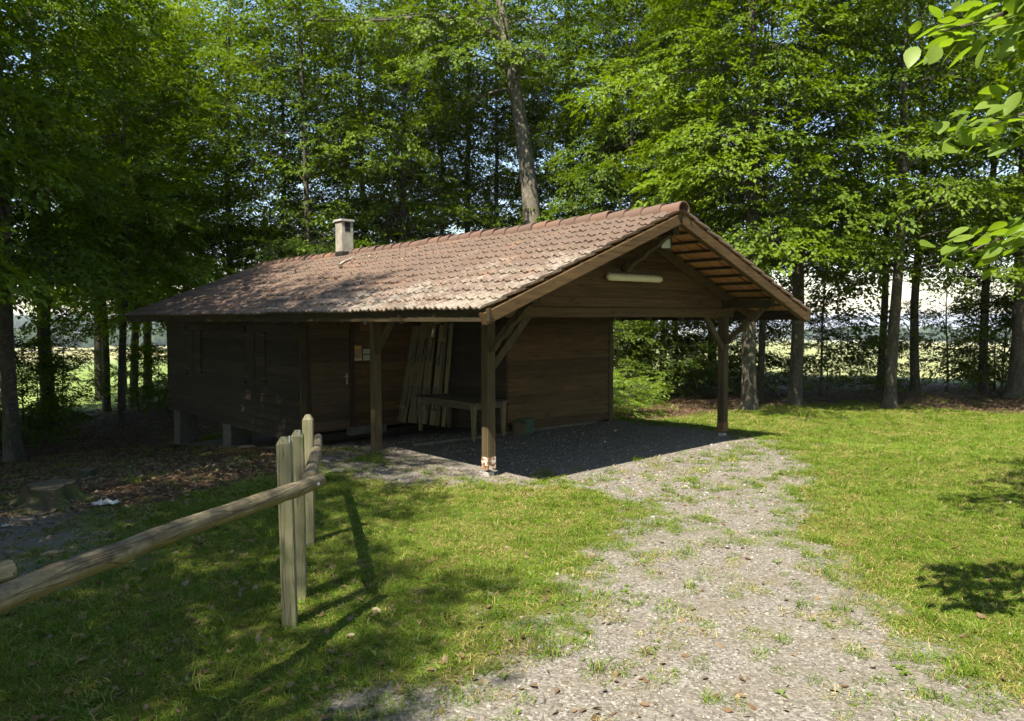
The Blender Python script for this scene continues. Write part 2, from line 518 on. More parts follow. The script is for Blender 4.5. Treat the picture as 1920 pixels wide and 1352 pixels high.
# purlins, tie beam
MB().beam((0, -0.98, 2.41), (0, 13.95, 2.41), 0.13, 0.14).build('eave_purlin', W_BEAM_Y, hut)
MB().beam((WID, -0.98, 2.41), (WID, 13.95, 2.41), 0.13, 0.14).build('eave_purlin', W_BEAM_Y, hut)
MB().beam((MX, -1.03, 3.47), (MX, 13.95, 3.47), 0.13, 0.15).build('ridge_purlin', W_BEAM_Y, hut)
MB().beam((-0.16, -0.005, 2.255), (WID + 0.22, -0.005, 2.255), 0.12, 0.15).build('tie_beam', W_BEAM_X, hut)
MB().beam((0.07, 8.5, 2.30), (WID - 0.07, 8.5, 2.30), 0.12, 0.15).build('tie_beam', W_BEAM_X, hut)
# straight knee braces
def brace(a, b, w=0.10, t=0.07, upv=(0, 0, 1), m=None):
    MB().beam(a, b, t, w, upv).build('brace', m or W_POST, hut)
brace((0.04, -0.02, 1.50), (0.72, -0.02, 2.22), 0.11, 0.07)
brace((WID - 0.04, -0.02, 1.58), (WID - 0.60, -0.02, 2.22), 0.11, 0.07)
brace((0, 2.93, 1.62), (0, 2.22, 2.36), 0.10, 0.07)
# wavy carved brackets carrying the purlin ends (profile in the y-z plane)
def wavy(x, y0, z0, y1, z1, thick=0.085, wid=0.10):
    m = MB()
    N = 15
    d = Vector((0, y1 - y0, z1 - z0)); L = d.length; d.normalize()
    nrm = Vector((0, d.z, -d.y))
    if nrm.z > 0: nrm = -nrm
    ra, rb = [], []
    top, bot = [], []
    for i in range(N):
        t = i / (N - 1)
        p = Vector((x, y0, z0)) + d * (L * t)
        top.append(p - nrm * (wid * 0.5))
        bot.append(p + nrm * (wid * (0.42 + 0.17 * math.sin(t * 3.1 * 2 * PI) * (1 - 0.3 * t) - 0.10 * math.sin(t * PI))))
    for s, R in ((-1, ra), (1, rb)):
        off = Vector((s * thick / 2, 0, 0))
        R += [p + off for p in top] + [p + off for p in reversed(bot)]
    k = 0
    for i in range(N - 1):
        q = [top[i], top[i + 1], bot[i + 1], bot[i]]
        A = [v + Vector((-thick / 2, 0, 0)) for v in q]; B = [v + Vector((thick / 2, 0, 0)) for v in q]
        k = len(m.v)
        m.v += [tuple(v) for v in A + B]
        m.f += [(k, k + 1, k + 2, k + 3), (k + 7, k + 6, k + 5, k + 4), (k, k + 4, k + 5, k + 1), (k + 3, k + 2, k + 6, k + 7)]
        if i == 0: m.f.append((k, k + 3, k + 7, k + 4))
        if i == N - 2: m.f.append((k + 1, k + 5, k + 6, k + 2))
    m.mi = [0] * len(m.f)
    return m.build('carved_bracket', W_POST, hut)
wavy(0, -0.06, 1.74, -0.86, 2.36)
wavy(WID, -0.06, 1.72, -0.86, 2.36)
wavy(MX, -0.03, 2.93, -0.92, 3.42)
# rafters and barge rafters
def rafter(y, w, h, z_off, name, e=0.93, m=None):
    for s in (-1, 1):
        x1 = MX + s * (MX + e)
        a = (MX + s * 0.005, y, ZR - z_off)
        b = (x1, y, roof_z(x1) - z_off)
        MB().beam(a, b, w, h, (0, 0, 1)).build(name, m or W_BEAM_X, hut)
rafter(-1.085, 0.10, 0.15, 0.175, 'barge_rafter', 0.95, W_DARK_X)
for k in range(18):
    rafter(-0.075 + k * 0.825, 0.08, 0.13, 0.185, 'rafter')
# fascia boards along the eaves
for s in (-1, 1):
    x = MX + s * (MX + EAVE_X - 0.055)
    MB().box(x - 0.02, x + 0.02, VERGE_F - 0.035, VERGE_B - 0.02, 2.125, 2.285, 0.005).build('fascia_board', W_BEAM_Y, hut)
# battens under the tiles
CL = (MX + EAVE_X) / math.cos(SL) / 12.18
for s in (-1, 1):
    for c in range(13):
        u = 0.10 + c * CL
        if u > (MX + EAVE_X) / math.cos(SL) - 0.05: continue
        x = MX + s * (MX + EAVE_X - u * math.cos(SL)); z = 2.321 + u * math.sin(SL) - 0.085
        MB().beam((x, VERGE_F + 0.02, z), (x, VERGE_B - 0.02, z), 0.045, 0.03, (s * math.sin(SL), 0, math.cos(SL)), 0.002).build('batten', W_BEAM_Y, hut)

# ---- roof tiles: one shared mesh, the 300 nearest as pieces, the rest joined
TW = 0.2355
prof = [(-0.03, 0.010), (0.0, 0.032), (0.09, 0.041), (0.20, 0.014), (0.34, 0.002), (0.45, 0.014), (0.53, 0.020), (0.61, 0.014), (0.74, 0.001), (0.88, 0.008), (0.985, 0.026)]
pw = np.array(prof)
TLn = CL + 0.07
def tile_arrays():
    n = len(pw); th = 0.020
    V, F, MI, SM = [], [], [], []
    # local: x across (along the eave), y up the slope, z normal; front (y=0) lifted over the course below
    for y, dz in ((0.0, 0.030), (0.03, 0.033), (TLn, -0.002)):
        V += [(a * TW, y, b + dz) for a, b in prof]
    for i in range(n - 1):
        for r in range(2):
            F.append((r * n + i, r * n + i + 1, (r + 1) * n + i + 1, (r + 1) * n + i)); MI.append(0); SM.append(True)
    k = len(V)
    for y, dz in ((0.0, 0.030 - th), (TLn, -0.002 - th)):
        V += [(a * TW, y, b + dz) for a, b in prof]
    for i in range(n - 1):
        F.append((k + i + 1, k + i, k + n + i, k + n + i + 1)); MI.append(1); SM.append(True)
    k2 = len(V)
    V += [V[i] for i in range(n)] + [V[k + i] for i in range(n)]
    for i in range(n - 1):
        F.append((k2 + n + i, k2 + n + i + 1, k2 + i + 1, k2 + i)); MI.append(0); SM.append(False)
    for i in (0, n - 1):
        q = len(V)
        V += [V[i], V[2 * n + i], V[k + n + i], V[k + i]]
        F.append((q, q + 1, q + 2, q + 3) if i else (q + 3, q + 2, q + 1, q)); MI.append(0); SM.append(False)
    return np.array(V), np.array(F), np.array(MI), np.array(SM)
TV, TF, TMI, TSM = tile_arrays()
def sag(y):
    return -0.018 * max(0.0, math.sin(PI * (y + 1.1) / 15.4)) + 0.008 * math.sin(y * 1.7 + 0.6) + 0.004 * math.sin(y * 4.1)
tile_me = np_mesh('roof_tile', TV, TF, [TILE, TILE_U], mat_idx=TMI)
tile_me.polygons.foreach_set('use_smooth', TSM)
restV, restF, restM, restS = [], [], [], []
ncol = int((VERGE_B - VERGE_F) / TW)
for s in (-1, 1):
    for c in range(12):
        for k in range(ncol):
            u = -0.02 + c * CL
            y = VERGE_F + k * TW + (0.03 if s < 0 else 0.05) * 0 + 0.012
            x0 = MX + s * (MX + EAVE_X - u * math.cos(SL)); z0 = 2.321 + u * math.sin(SL) - 0.055
            jit = RNG.normal(0, 1, 4)
            if s < 0:
                ax = Vector((0, -1, 0)); y0 = y + TW          # across axis runs towards the front verge
            else:
                ax = Vector((0, 1, 0)); y0 = y
            ay = Vector((-s * math.cos(SL), 0, math.sin(SL)))
            az = ax.cross(ay)
            R = Matrix((ax, ay, az)).transposed()
            R = R @ Matrix.Rotation(jit[0] * 0.011, 3, 'X') @ Matrix.Rotation(jit[1] * 0.008, 3, 'Y') @ Matrix.Rotation(jit[2] * 0.012, 3, 'Z')
            M4 = Matrix.Translation((x0, y0, z0 + abs(jit[3]) * 0.003 + sag(y0))) @ R.to_4x4()
            if s < 0 and k < 25:
                o = add('roof_tile', tile_me, hut)
                o.matrix_local = M4
            else:
                A = np.array(M4)
                restF.append(TF + len(restV) * len(TV))
                restV.append(TV @ A[:3, :3].T + A[:3, 3]); restM.append(TMI); restS.append(TSM)
rm = np_mesh('roof_tiles', np.concatenate(restV), np.concatenate(restF), [TILE, TILE_U], mat_idx=np.concatenate(restM))
rm.polygons.foreach_set('use_smooth', np.concatenate(restS))
tag(add('roof_tiles', rm, hut), kind='stuff')
# ridge tiles: tapered half barrels overlapping
m = MB()
n = 11
def arc(r, y, th=0.0):
    return [(-(r - th) * math.cos(PI * (i / (n - 1)) * 1.12 - 0.06 * PI), y, (r - th) * math.sin(PI * (i / (n - 1)) * 1.12 - 0.06 * PI)) for i in range(n)]
for a, b in ((arc(0.135, 0), arc(0.133, 0.05)), (arc(0.133, 0.05), arc(0.115, 0.42)), (arc(0.115, 0.42, 0.016), arc(0.135, 0, 0.018)), (arc(0.135, 0, 0.018), arc(0.135, 0))):
    k = len(m.v); m.v += a + b
    for i in range(n - 1):
        m.f.append((k + i, k + i + 1, k + n + i + 1, k + n + i)); m.mi.append(0)
ridge_me = m.mesh('ridge_tile', RIDGE, True)
for k in range(43):
    y = VERGE_F - 0.03 + k * 0.358
    if 8.50 < y < 8.62: pass
    o = add('ridge_tile', ridge_me, hut, (MX + RNG.normal(0, 0.004), y, ZR - 0.045 + RNG.normal(0, 0.003) + sag(y)), (-0.045 + RNG.normal(0, 0.008), 0, RNG.normal(0, 0.012)))

# ---- lapped siding
def siding(name, axis, fixed, a0, a1, z0, z1, out, mat, pitch=0.16, top=None, skip=(), label=None):
    """backing wall with separate boards; axis 'x' or 'y' is the way the boards run, out = -1/+1 the side the boards face"""
    back = MB()
    th = 0.03
    f0, f1 = (fixed, fixed - out * th) if out < 0 else (fixed - th, fixed)
    f0, f1 = min(fixed, fixed - out * th), max(fixed, fixed - out * th)
    if top is None:
        if axis == 'x': back.box(a0, a1, f0, f1, z0, z1)
        else: back.box(f0, f1, a0, a1, z0, z1)
    else:
        pts = [(a0, z0), (a1, z0), (a1, top(a1)), (MX, top(MX)), (a0, top(a0))]
        back.ring_prism([(p, f0, q) for p, q in pts], [(p, f1, q) for p, q in pts])
    wall = back.build(name, mat, hut)
    z = z0
    while z < z1 - 0.02:
        zt = min(z + pitch - 0.004, z1)
        segs = [(a0, a1)]
        for (s0, s1, q0, q1) in skip:
            if zt > q0 + 0.01 and z < q1 - 0.01:
                nxt = []
                for (b0, b1) in segs:
                    if s0 > b0: nxt.append((b0, min(b1, s0)))
                    if s1 < b1: nxt.append((max(b0, s1), b1))
                segs = [q for q in nxt if q[1] - q[0] > 0.02]
        for (b0, b1) in segs:
            def ends(zz):
                if top is None: return b0, b1
                h = (zz - top(a0)) / TANS
                return max(b0, a0 + h), min(b1, a1 - h)
            lo, hi = ends(z), ends(zt)
            if lo[1] - lo[0] < 0.05: continue
            if hi[1] <= hi[0]: hi = (MX - 0.01, MX + 0.01)
            jz = RNG.normal(0, 0.002)
            pr = [(0.004, z + jz), (0.036, z + jz), (0.040, z + 0.010), (0.010, zt - 0.004), (0.004, zt)]
            A, B = [], []
            for d, zz in pr:
                q = (zz - z) / (zt - z)
                e0 = lo[0] * (1 - q) + hi[0] * q + 0.002; e1 = lo[1] * (1 - q) + hi[1] * q - 0.002
                w = fixed + out * d
                A.append((e0, w, zz) if axis == 'x' else (w, e0, zz))
                B.append((e1, w, zz) if axis == 'x' else (w, e1, zz))
            MB().ring_prism(A, B).build('plank', mat, wall)
        z += pitch
    return wall
siding('gable_wall', 'x', 0.02, -0.10, WID + 0.18, 2.335, 3.70, -1, W_DARK_X, 0.155, top=lambda x: roof_z(x) - 0.115)
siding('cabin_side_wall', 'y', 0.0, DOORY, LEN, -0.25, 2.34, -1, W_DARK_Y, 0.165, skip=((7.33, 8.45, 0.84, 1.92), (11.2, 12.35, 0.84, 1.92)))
siding('cabin_door_wall', 'x', DOORY, 0.10, BOXX - 0.03, -0.05, 2.62, -1, W_DARK_X, 0.165, skip=((0.10, 1.12, -0.1, 2.06),))
siding('store_front_wall', 'x', BOXY, BOXX, WID - 0.06, 0.05, 2.60, -1, W_DARK_X, 0.165)
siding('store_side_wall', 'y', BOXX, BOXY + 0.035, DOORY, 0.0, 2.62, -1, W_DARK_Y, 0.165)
# unseen faces of the cabin
MB().box(WID - 0.03, WID, BOXY + 0.035, LEN, -0.3, 2.34).build('cabin_rear_wall', W_DARK_Y, hut)
b = MB(); pts = [(0.03, -0.3), (WID - 0.035, -0.3), (WID - 0.035, roof_z(WID) - 0.13), (MX, roof_z(MX) - 0.13), (0.03, roof_z(0) - 0.13)]
b.ring_prism([(p, LEN - 0.03, q) for p, q in pts], [(p, LEN - 0.003, q) for p, q in pts]).build('cabin_end_wall', W_DARK_X, hut)
MB().box(0.035, WID - 0.035, DOORY + 0.035, LEN - 0.04, -0.25, -0.12).build('cabin_floor', W_DARK_Y, hut)
# corner boards and the store's corner post with its carved head
MB().box(-0.045, 0.085, DOORY - 0.05, DOORY + 0.004, -0.25, 2.34, 0.004).build('corner_board', W_POST, hut)
MB().box(-0.042, 0.02, LEN - 0.01, LEN + 0.06, -0.25, 2.34, 0.004).build('corner_board', W_POST, hut)
MB().box(WID - 0.055, WID + 0.06, BOXY - 0.05, BOXY + 0.03, -0.06, 2.34, 0.005).build('corner_post', W_POST, hut)
def corbel(x, y, dy=-1):
    m = MB()
    pr = [(0, 2.34), (0.16, 2.34), (0.16, 2.29), (0.13, 2.25), (0.10, 2.235), (0.11, 2.20), (0.09, 2.15), (0.05, 2.12), (0.0, 2.10)]
    m.ring_prism([(x - 0.045, y + dy * a, z) for a, z in pr], [(x + 0.045, y + dy * a, z) for a, z in pr])
    m.build('carved_head', W_POST, hut)
corbel(0, 2.90); corbel(WID, BOXY - 0.05)
MB().box(0.6, WID - 0.4, BOXY - 0.02, BOXY + 0.02, -0.12, 0.045).build('plinth', CONC_D, hut)
# door
door = MB().box(0.16, 1.02, DOORY - 0.012, DOORY + 0.004, -0.03, 1.99).build('door', W_POST, hut)
DW = wood('door_boards', 'x', (0.045, 0.030, 0.016), (0.105, 0.075, 0.040))
z = -0.02
while z < 1.95:
    MB().box(0.17, 1.01, DOORY - 0.034, DOORY - 0.013, z + 0.003, min(z + 0.163, 1.985), 0.004).build('plank', DW, door)
    z += 0.166
for x0, x1 in ((0.09, 0.16), (1.02, 1.12)):
    MB().box(x0, x1, DOORY - 0.05, DOORY + 0.003, -0.05, 2.06, 0.004).build('door_frame', W_DARK_Y, hut)
MB().box(0.162, 1.018, DOORY - 0.048, DOORY + 0.003, 1.992, 2.058, 0.004).build('door_frame', W_DARK_X, hut)
hd = MB().box(0.93, 0.965, DOORY - 0.042, DOORY - 0.035, 0.86, 1.08, 0.003)
hd.tube([(0.948, DOORY - 0.04, 1.02), (0.948, DOORY - 0.09, 1.02), (0.85, DOORY - 0.09, 1.02)], 0.009, 6)
hd.build('handle', plain('worn_metal', (0.35, 0.33, 0.30), 0.4, 0.1, 30, 0.05, 0.5, 0.8), door)
MB().box(0.9, 1.75, DOORY - 0.22, DOORY - 0.06, -0.15, 0.01, 0.01).build('doorstep', CONC_D, hut)
# closed shutters
for y0, y1 in ((7.35, 8.43), (11.22, 12.33)):
    mid = (y0 + y1) / 2
    for a, c in ((y0, mid - 0.012), (mid + 0.012, y1)):
        sh = MB().box(-0.022, -0.006, a, c, 0.85, 1.91).build('shutter', W_DARK_Y, hut)
        for k in range(6):
            z0 = 0.855 + k * 0.175
            MB().box(-0.038, -0.023, a + 0.003, c - 0.003, z0, z0 + 0.168, 0.003).build('plank', W_DARK_Y, sh)
        for zz in (0.93, 1.83):
            e0, e1 = (a - 0.06, a + 0.22) if a == y0 else (c - 0.22, c + 0.06)
            MB().box(-0.046, -0.039, e0, e1, zz - 0.012, zz + 0.012).build('hinge', IRON, sh)
# piers under the low side
for (x, y, w) in ((0.25, 13.35, 0.24), (0.26, 9.75, 0.25)):
    MB().box(x - w, x + w, y - w, y + w, -1.6, -0.252, 0.02).build('concrete_pier', CONC_D, hut)
# chimney
ch = MB().box(2.45, 2.77, 8.60, 8.92, 3.3, 4.52, 0.012).build('chimney', plain('chimney_render', (0.27, 0.25, 0.205), 0.9, 0.3, 5, 0.3), hut)
FLUE_DARK = plain('flue_dark', (0.012, 0.011, 0.010), 0.95)
MB().box(2.54, 2.68, 8.594, 8.62, 4.28, 4.50).build('flue_opening', FLUE_DARK, ch)  # near-black block on the face stands in for the opening's shaded inside
MB().box(2.42, 2.80, 8.57, 8.95, 4.522, 4.57, 0.012).build('chimney_cap', CONC, ch)
MB().box(2.44, 2.78, 8.59, 8.93, 3.70, 3.80, 0.01).build('flashing', IRON, ch)

# ------------------------------------------------------------------ things fixed to or standing in the shelter
CREAM = plain('lamp_cover', (0.62, 0.58, 0.40), 0.45, 0.08, 10, 0.02)
def rounded_bar(m, a0, a1, y, z, ry, rz, n=10):
    sec = [(math.cos(2 * PI * i / n), math.sin(2 * PI * i / n)) for i in range(n)]
    xs = [(a0, 0.55), (a0 + 0.02, 0.9), (a0 + 0.05, 1.0), (a1 - 0.05, 1.0), (a1 - 0.02, 0.9), (a1, 0.55)]
    k = len(m.v)
    for x, s in xs:
        m.v += [(x, y + c * ry * s, z + d * rz * s) for c, d in sec]
    for i in range(len(xs) - 1):
        for j in range(n):
            q = (j + 1) % n
            m.f.append((k + i * n + j, k + (i + 1) * n + j, k + (i + 1) * n + q, k + i * n + q)); m.mi.append(m.cur)
    m.f.append(tuple(range(k + n - 1, k - 1, -1))); m.mi.append(m.cur)
    e = k + (len(xs) - 1) * n
    m.f.append(tuple(range(e, e + n))); m.mi.append(m.cur)
t = thing('tube_light', 'long cream tube light fixed across the shelter gable', 'lamp', (2.95, 0, 2.80))
m = MB(); rounded_bar(m, -0.64, 0.64, -0.095, 0, 0.05, 0.055); m.build('lamp_cover', CREAM, t, True)
m = MB(); m.box(-0.60, 0.60, -0.055, -0.012, 0.0, 0.068, 0.006); m.build('lamp_housing', plain('housing_grey', (0.30, 0.27, 0.19), 0.6), t)
for s in (-1, 1):
    MB().box(s * 0.645 - 0.012, s * 0.645 + 0.012, -0.12, -0.06, -0.03, 0.03, 0.005).build('end_cap', CREAM, t)
t = thing('floodlight', 'small square floodlight with pale glass under the roof peak', 'floodlight', (2.94, -0.70, 3.30), -0.6)
DK = plain('lamp_black', (0.03, 0.03, 0.03), 0.5)
m = MB().box(-0.078, 0.078, 0.0, 0.05, -0.08, 0.08, 0.01)
m.box(-0.085, 0.085, -0.02, 0.0, -0.087, -0.070, 0.003).box(-0.085, 0.085, -0.02, 0.0, 0.070, 0.087, 0.003)
m.box(-0.085, -0.068, -0.019, 0.0, -0.07, 0.07).box(0.068, 0.085, -0.019, 0.0, -0.07, 0.07)
m.build('housing', DK, t)
MB().box(-0.067, 0.067, -0.012, -0.003, -0.069, 0.069).build('glass', plain('lamp_glass', (0.48, 0.52, 0.44), 0.15, 0.1, 5, 0.0, 0.6), t)
m = MB().box(-0.10, -0.088, 0.01, 0.03, 0.0, 0.15).box(0.088, 0.10, 0.01, 0.03, 0.0, 0.15).box(-0.10, 0.10, 0.01, 0.03, 0.15, 0.162)
m.build('bracket', DK, t)

# notices on the wall beside the door
YW = DOORY - 0.032
t = thing('poster', 'yellow and rust coloured poster with small pictures beside the cabin door', 'poster', (1.175, YW, 1.48))
MB().box(-0.118, 0.118, -0.006, 0.0, -0.155, 0.155).build('sheet', plain('poster_rust', (0.33, 0.15, 0.06), 0.6, 0.1), t)
MB().box(-0.105, 0.105, -0.009, -0.007, 0.085, 0.14).build('heading_band', plain('poster_yellow', (0.50, 0.36, 0.07), 0.6), t)
PIC = plain('poster_pictures', (0.36, 0.28, 0.19), 0.6, 0.4, 40)
for px, pz in ((-0.075, 0.03), (0.0, 0.04), (0.075, 0.035), (0.005, -0.035), (0.08, -0.035)):
    MB().box(px - 0.032, px + 0.03, -0.009, -0.007, pz - 0.03, pz + 0.03).build('printed_picture', PIC, t)
b = MB().ring_prism([(-0.11, -0.0095, -0.15), (0.11, -0.0095, -0.15), (0.11, -0.0095, -0.085), (0.0, -0.0095, -0.115), (-0.11, -0.0095, -0.05)],
                    [(-0.11, -0.007, -0.15), (0.11, -0.007, -0.15), (0.11, -0.007, -0.085), (0.0, -0.007, -0.115), (-0.11, -0.007, -0.05)])
b.build('printed_picture', plain('poster_pale', (0.52, 0.46, 0.30), 0.6, 0.2, 30), t)
t = thing('notice', 'small pale notice sheet just right of the poster', 'notice', (1.40, YW, 1.44))
MB().box(-0.075, 0.075, -0.005, 0.0, -0.115, 0.115).build('sheet', plain('notice_paper', (0.42, 0.46, 0.38), 0.7, 0.06), t)
INK = plain('faded_ink', (0.20, 0.24, 0.20), 0.8)
for k in range(9):
    MB().box(-0.058, 0.058 - 0.02 * (k % 3), -0.0065, -0.0055, 0.085 - k * 0.021, 0.092 - k * 0.021).build('text_line', INK, t)
t = thing('wall_plaque', 'small red brown plaque with a striped pale emblem above the notices', 'plaque', (1.37, YW, 2.06))
MB().box(-0.12, 0.12, -0.018, 0.0, -0.13, 0.16, 0.006).build('board', plain('plaque_red', (0.16, 0.06, 0.035), 0.6), t)
for k in range(4):
    a = -0.045 + k * 0.03
    MB().ring_prism([(a - 0.011, -0.022, 0.10), (a + 0.011, -0.022, 0.10), (a * 0.5 + 0.006, -0.022, 0.0), (a * 0.5 - 0.006, -0.022, 0.0)],
                    [(a - 0.011, -0.019, 0.10), (a + 0.011, -0.019, 0.10), (a * 0.5 + 0.006, -0.019, 0.0), (a * 0.5 - 0.006, -0.019, 0.0)]).build(
        'emblem_stripe', plain('emblem', (0.55, 0.62, 0.66), 0.5) if k % 2 == 0 else plain('emblem_blue', (0.20, 0.32, 0.42), 0.5), t)

# wooden table
t = thing('wooden_table', 'long weathered wooden table standing under the porch roof', 'table', (2.15, 3.5, 0))
for k in range(5):
    MB().box(-0.40 + k * 0.16, -0.40 + k * 0.16 + 0.156, -0.95, 0.95, 0.635, 0.668, 0.004).build('tabletop_board', W_TABLE, t)
for s in (-1, 1):
    MB().box(s * 0.36 - 0.014, s * 0.36 + 0.014, -0.85, 0.85, 0.535, 0.633, 0.003).build('apron', W_TABLE, t)
    MB().box(-0.345, 0.345, s * 0.86 - 0.014, s * 0.86 + 0.014, 0.535, 0.633, 0.003).build('apron', W_TABLE, t)
    for q in (-1, 1):
        x, y = s * 0.345, q * 0.845
        m = MB(); m.ring_prism([(x - .026, y - .026, -0.01), (x + .026, y - .026, -0.01), (x + .026, y + .026, -0.01), (x - .026, y + .026, -0.01)],
                               [(x - .040, y - .040, 0.634), (x + .040, y - .040, 0.634), (x + .040, y + .040, 0.634), (x - .040, y + .040, 0.634)])
        m.build('leg', W_GREY_Z, t)

# folded benches and table boards leaning in the corner
def leaning(bx, by, tx, ty, zt, wid, label, frames=True):
    b = Vector((bx, by, 0.0)); tp = Vector((tx, ty, zt))
    d = (tp - b); L = d.length; d.normalize()
    s = Vector((0.28, -0.96, 0.0)); s = (s - d * s.dot(d)).normalized()
    nr = s.cross(d).normalized()
    if nr.x > 0: nr = -nr
    t = add('folded_bench', None); t.matrix_world = Matrix((( -s.x, nr.x, d.x, b.x), (-s.y, nr.y, d.y, b.y), (-s.z, nr.z, d.z, b.z), (0, 0, 0, 1)))
    tag(t, label, 'bench', 'folded benches leaning in the porch corner')
    MB().box(-wid / 2, wid / 2, -0.014, 0.014, 0.0, L, 0.006).build('board', W_GREY_Z, t)
    for z in (0.32, L - 0.38):
        MB().box(-wid / 2 + 0.02, wid / 2 - 0.02, 0.0145, 0.034, z - 0.03, z + 0.03, 0.004).build('batten', W_GREY_Z, t)
    if frames:
        for z0, z1 in ((0.30, 0.78), (L - 0.36, L - 0.84)):
            w = wid / 2 - 0.03
            m = MB().tube([(-w, 0.045, z0), (-w, 0.06, z1), (w, 0.06, z1), (w, 0.045, z0)], 0.011, 6)
            m.tube([(-w, 0.05, (z0 + z1) / 2), (w, 0.055, z1)], 0.007, 5)
            m.tube([(-w, 0.036, z0), (-w - 0.08, 0.04, z0 + 0.01)], 0.006, 5)
            m.build('leg_frame', IRON, t)
leaning(2.16, 5.62, 2.58, 5.56, 2.02, 0.27, 'leftmost folded bench of the leaning stack, tilted furthest')
leaning(2.26, 5.33, 2.62, 5.34, 2.10, 0.24, 'second folded bench from the left in the leaning stack, with dark leg frame')
leaning(2.34, 5.04, 2.64, 5.08, 2.13, 0.20, 'third leaning bench from the left, a narrow upright board')
leaning(2.37, 4.76, 2.65, 4.76, 2.04, 0.15, 'fourth leaning bench from the left, half hidden behind the table')
leaning(2.40, 4.62, 2.655, 4.64, 2.12, 0.09, 'fifth leaning bench from the left, second from the right end', False)
leaning(2.42, 4.44, 2.66, 4.47, 2.08, 0.10, 'rightmost leaning bench of the stack, a narrow plain board', False)

# basket and green box beside the table
def lathe(prof, n=16, cx=0, cy=0, sx=1, sy=1):
    m = MB()
    k = 0
    for r, z in prof:
        m.v += [(cx + sx * r * math.cos(2 * PI * j / n), cy + sy * r * math.sin(2 * PI * j / n), z) for j in range(n)]
    for i in range(len(prof) - 1):
        for j in range(n):
            m.f.append((i * n + j, i * n + (j + 1) % n, (i + 1) * n + (j + 1) % n, (i + 1) * n + j)); m.mi.append(0)
    m.f.append(tuple(range(n - 1, -1, -1))); m.mi.append(0)
    return m
wk = NT('wicker')
_w = wk.n('ShaderNodeTexChecker', Scale=46.0); wk.l(wk.coord('Object'), _w.inputs['Vector'])
_w.inputs['Color1'].default_value = (0.13, 0.10, 0.05, 1); _w.inputs['Color2'].default_value = (0.07, 0.052, 0.028, 1)
wk = wk.principled(_w.outputs[0], 0.8, wk.bump(_w.outputs[1], 0.6, 0.01))
t = thing('wicker_basket', 'old wicker basket on the gravel beside the table', 'basket', (2.80, 2.56, 0.0))
prof_b = [(0.085, 0.0)]
for k in range(9):
    prof_b += [(0.10 + 0.006 * k + 0.006, 0.012 + k * 0.024), (0.10 + 0.006 * k, 0.024 + k * 0.024)]
prof_b += [(0.16, 0.235), (0.14, 0.235), (0.12, 0.06), (0.0, 0.05)]
lathe(prof_b, 18).build('basket_body', wk, t, True)
MB().tube([(0.15 * math.cos(a), 0, 0.22 + 0.14 * math.sin(a)) for a in np.linspace(0, PI, 11)], 0.009, 6).build('handle', wk, t, True)
t = thing('green_box', 'dark green plastic box between the wicker basket and the plank wall', 'box', (3.03, 2.62, 0.0), 0.1)
GRN = plain('green_plastic', (0.03, 0.075, 0.045), 0.45)
m = MB(); m.ring_prism([(-.11, -.085, 0), (.11, -.085, 0), (.11, .085, 0), (-.11, .085, 0)], [(-.125, -.095, .26), (.125, -.095, .26), (.125, .095, .26), (-.125, .095, .26)])
m.build('box_body', GRN, t)
MB().box(-0.132, 0.132, -0.102, 0.102, 0.262, 0.282, 0.006).build('rim', GRN, t)

# twig lying on the roof
def roof_pt(x, y, dz=0.05):
    return Vector((x, y, roof_z(x) + dz))
BARK_L = plain('dead_wood', (0.24, 0.21, 0.17), 0.85, 0.4, 25, 0.3)
t = thing('fallen_twig', 'broken pale branch lying on the roof tiles near the chimney', 'branch', roof_pt(1.7, 7.0))
o0 = roof_pt(1.7, 7.0)
P = [roof_pt(*q) - o0 for q in ((1.42, 6.82, .05), (1.6, 6.93, .07), (1.78, 7.0, .06), (1.95, 7.18, .07), (2.05, 7.32, .05))]
MB().tube(P, [0.035, 0.032, 0.026, 0.018, 0.008], 7).build('stem', BARK_L, t, True)
MB().tube([P[2], P[2] + Vector((0.16, -0.14, 0.09)), P[2] + Vector((0.26, -0.22, 0.12))], [0.014, 0.01, 0.004], 5).build('side_twig', BARK_L, t, True)

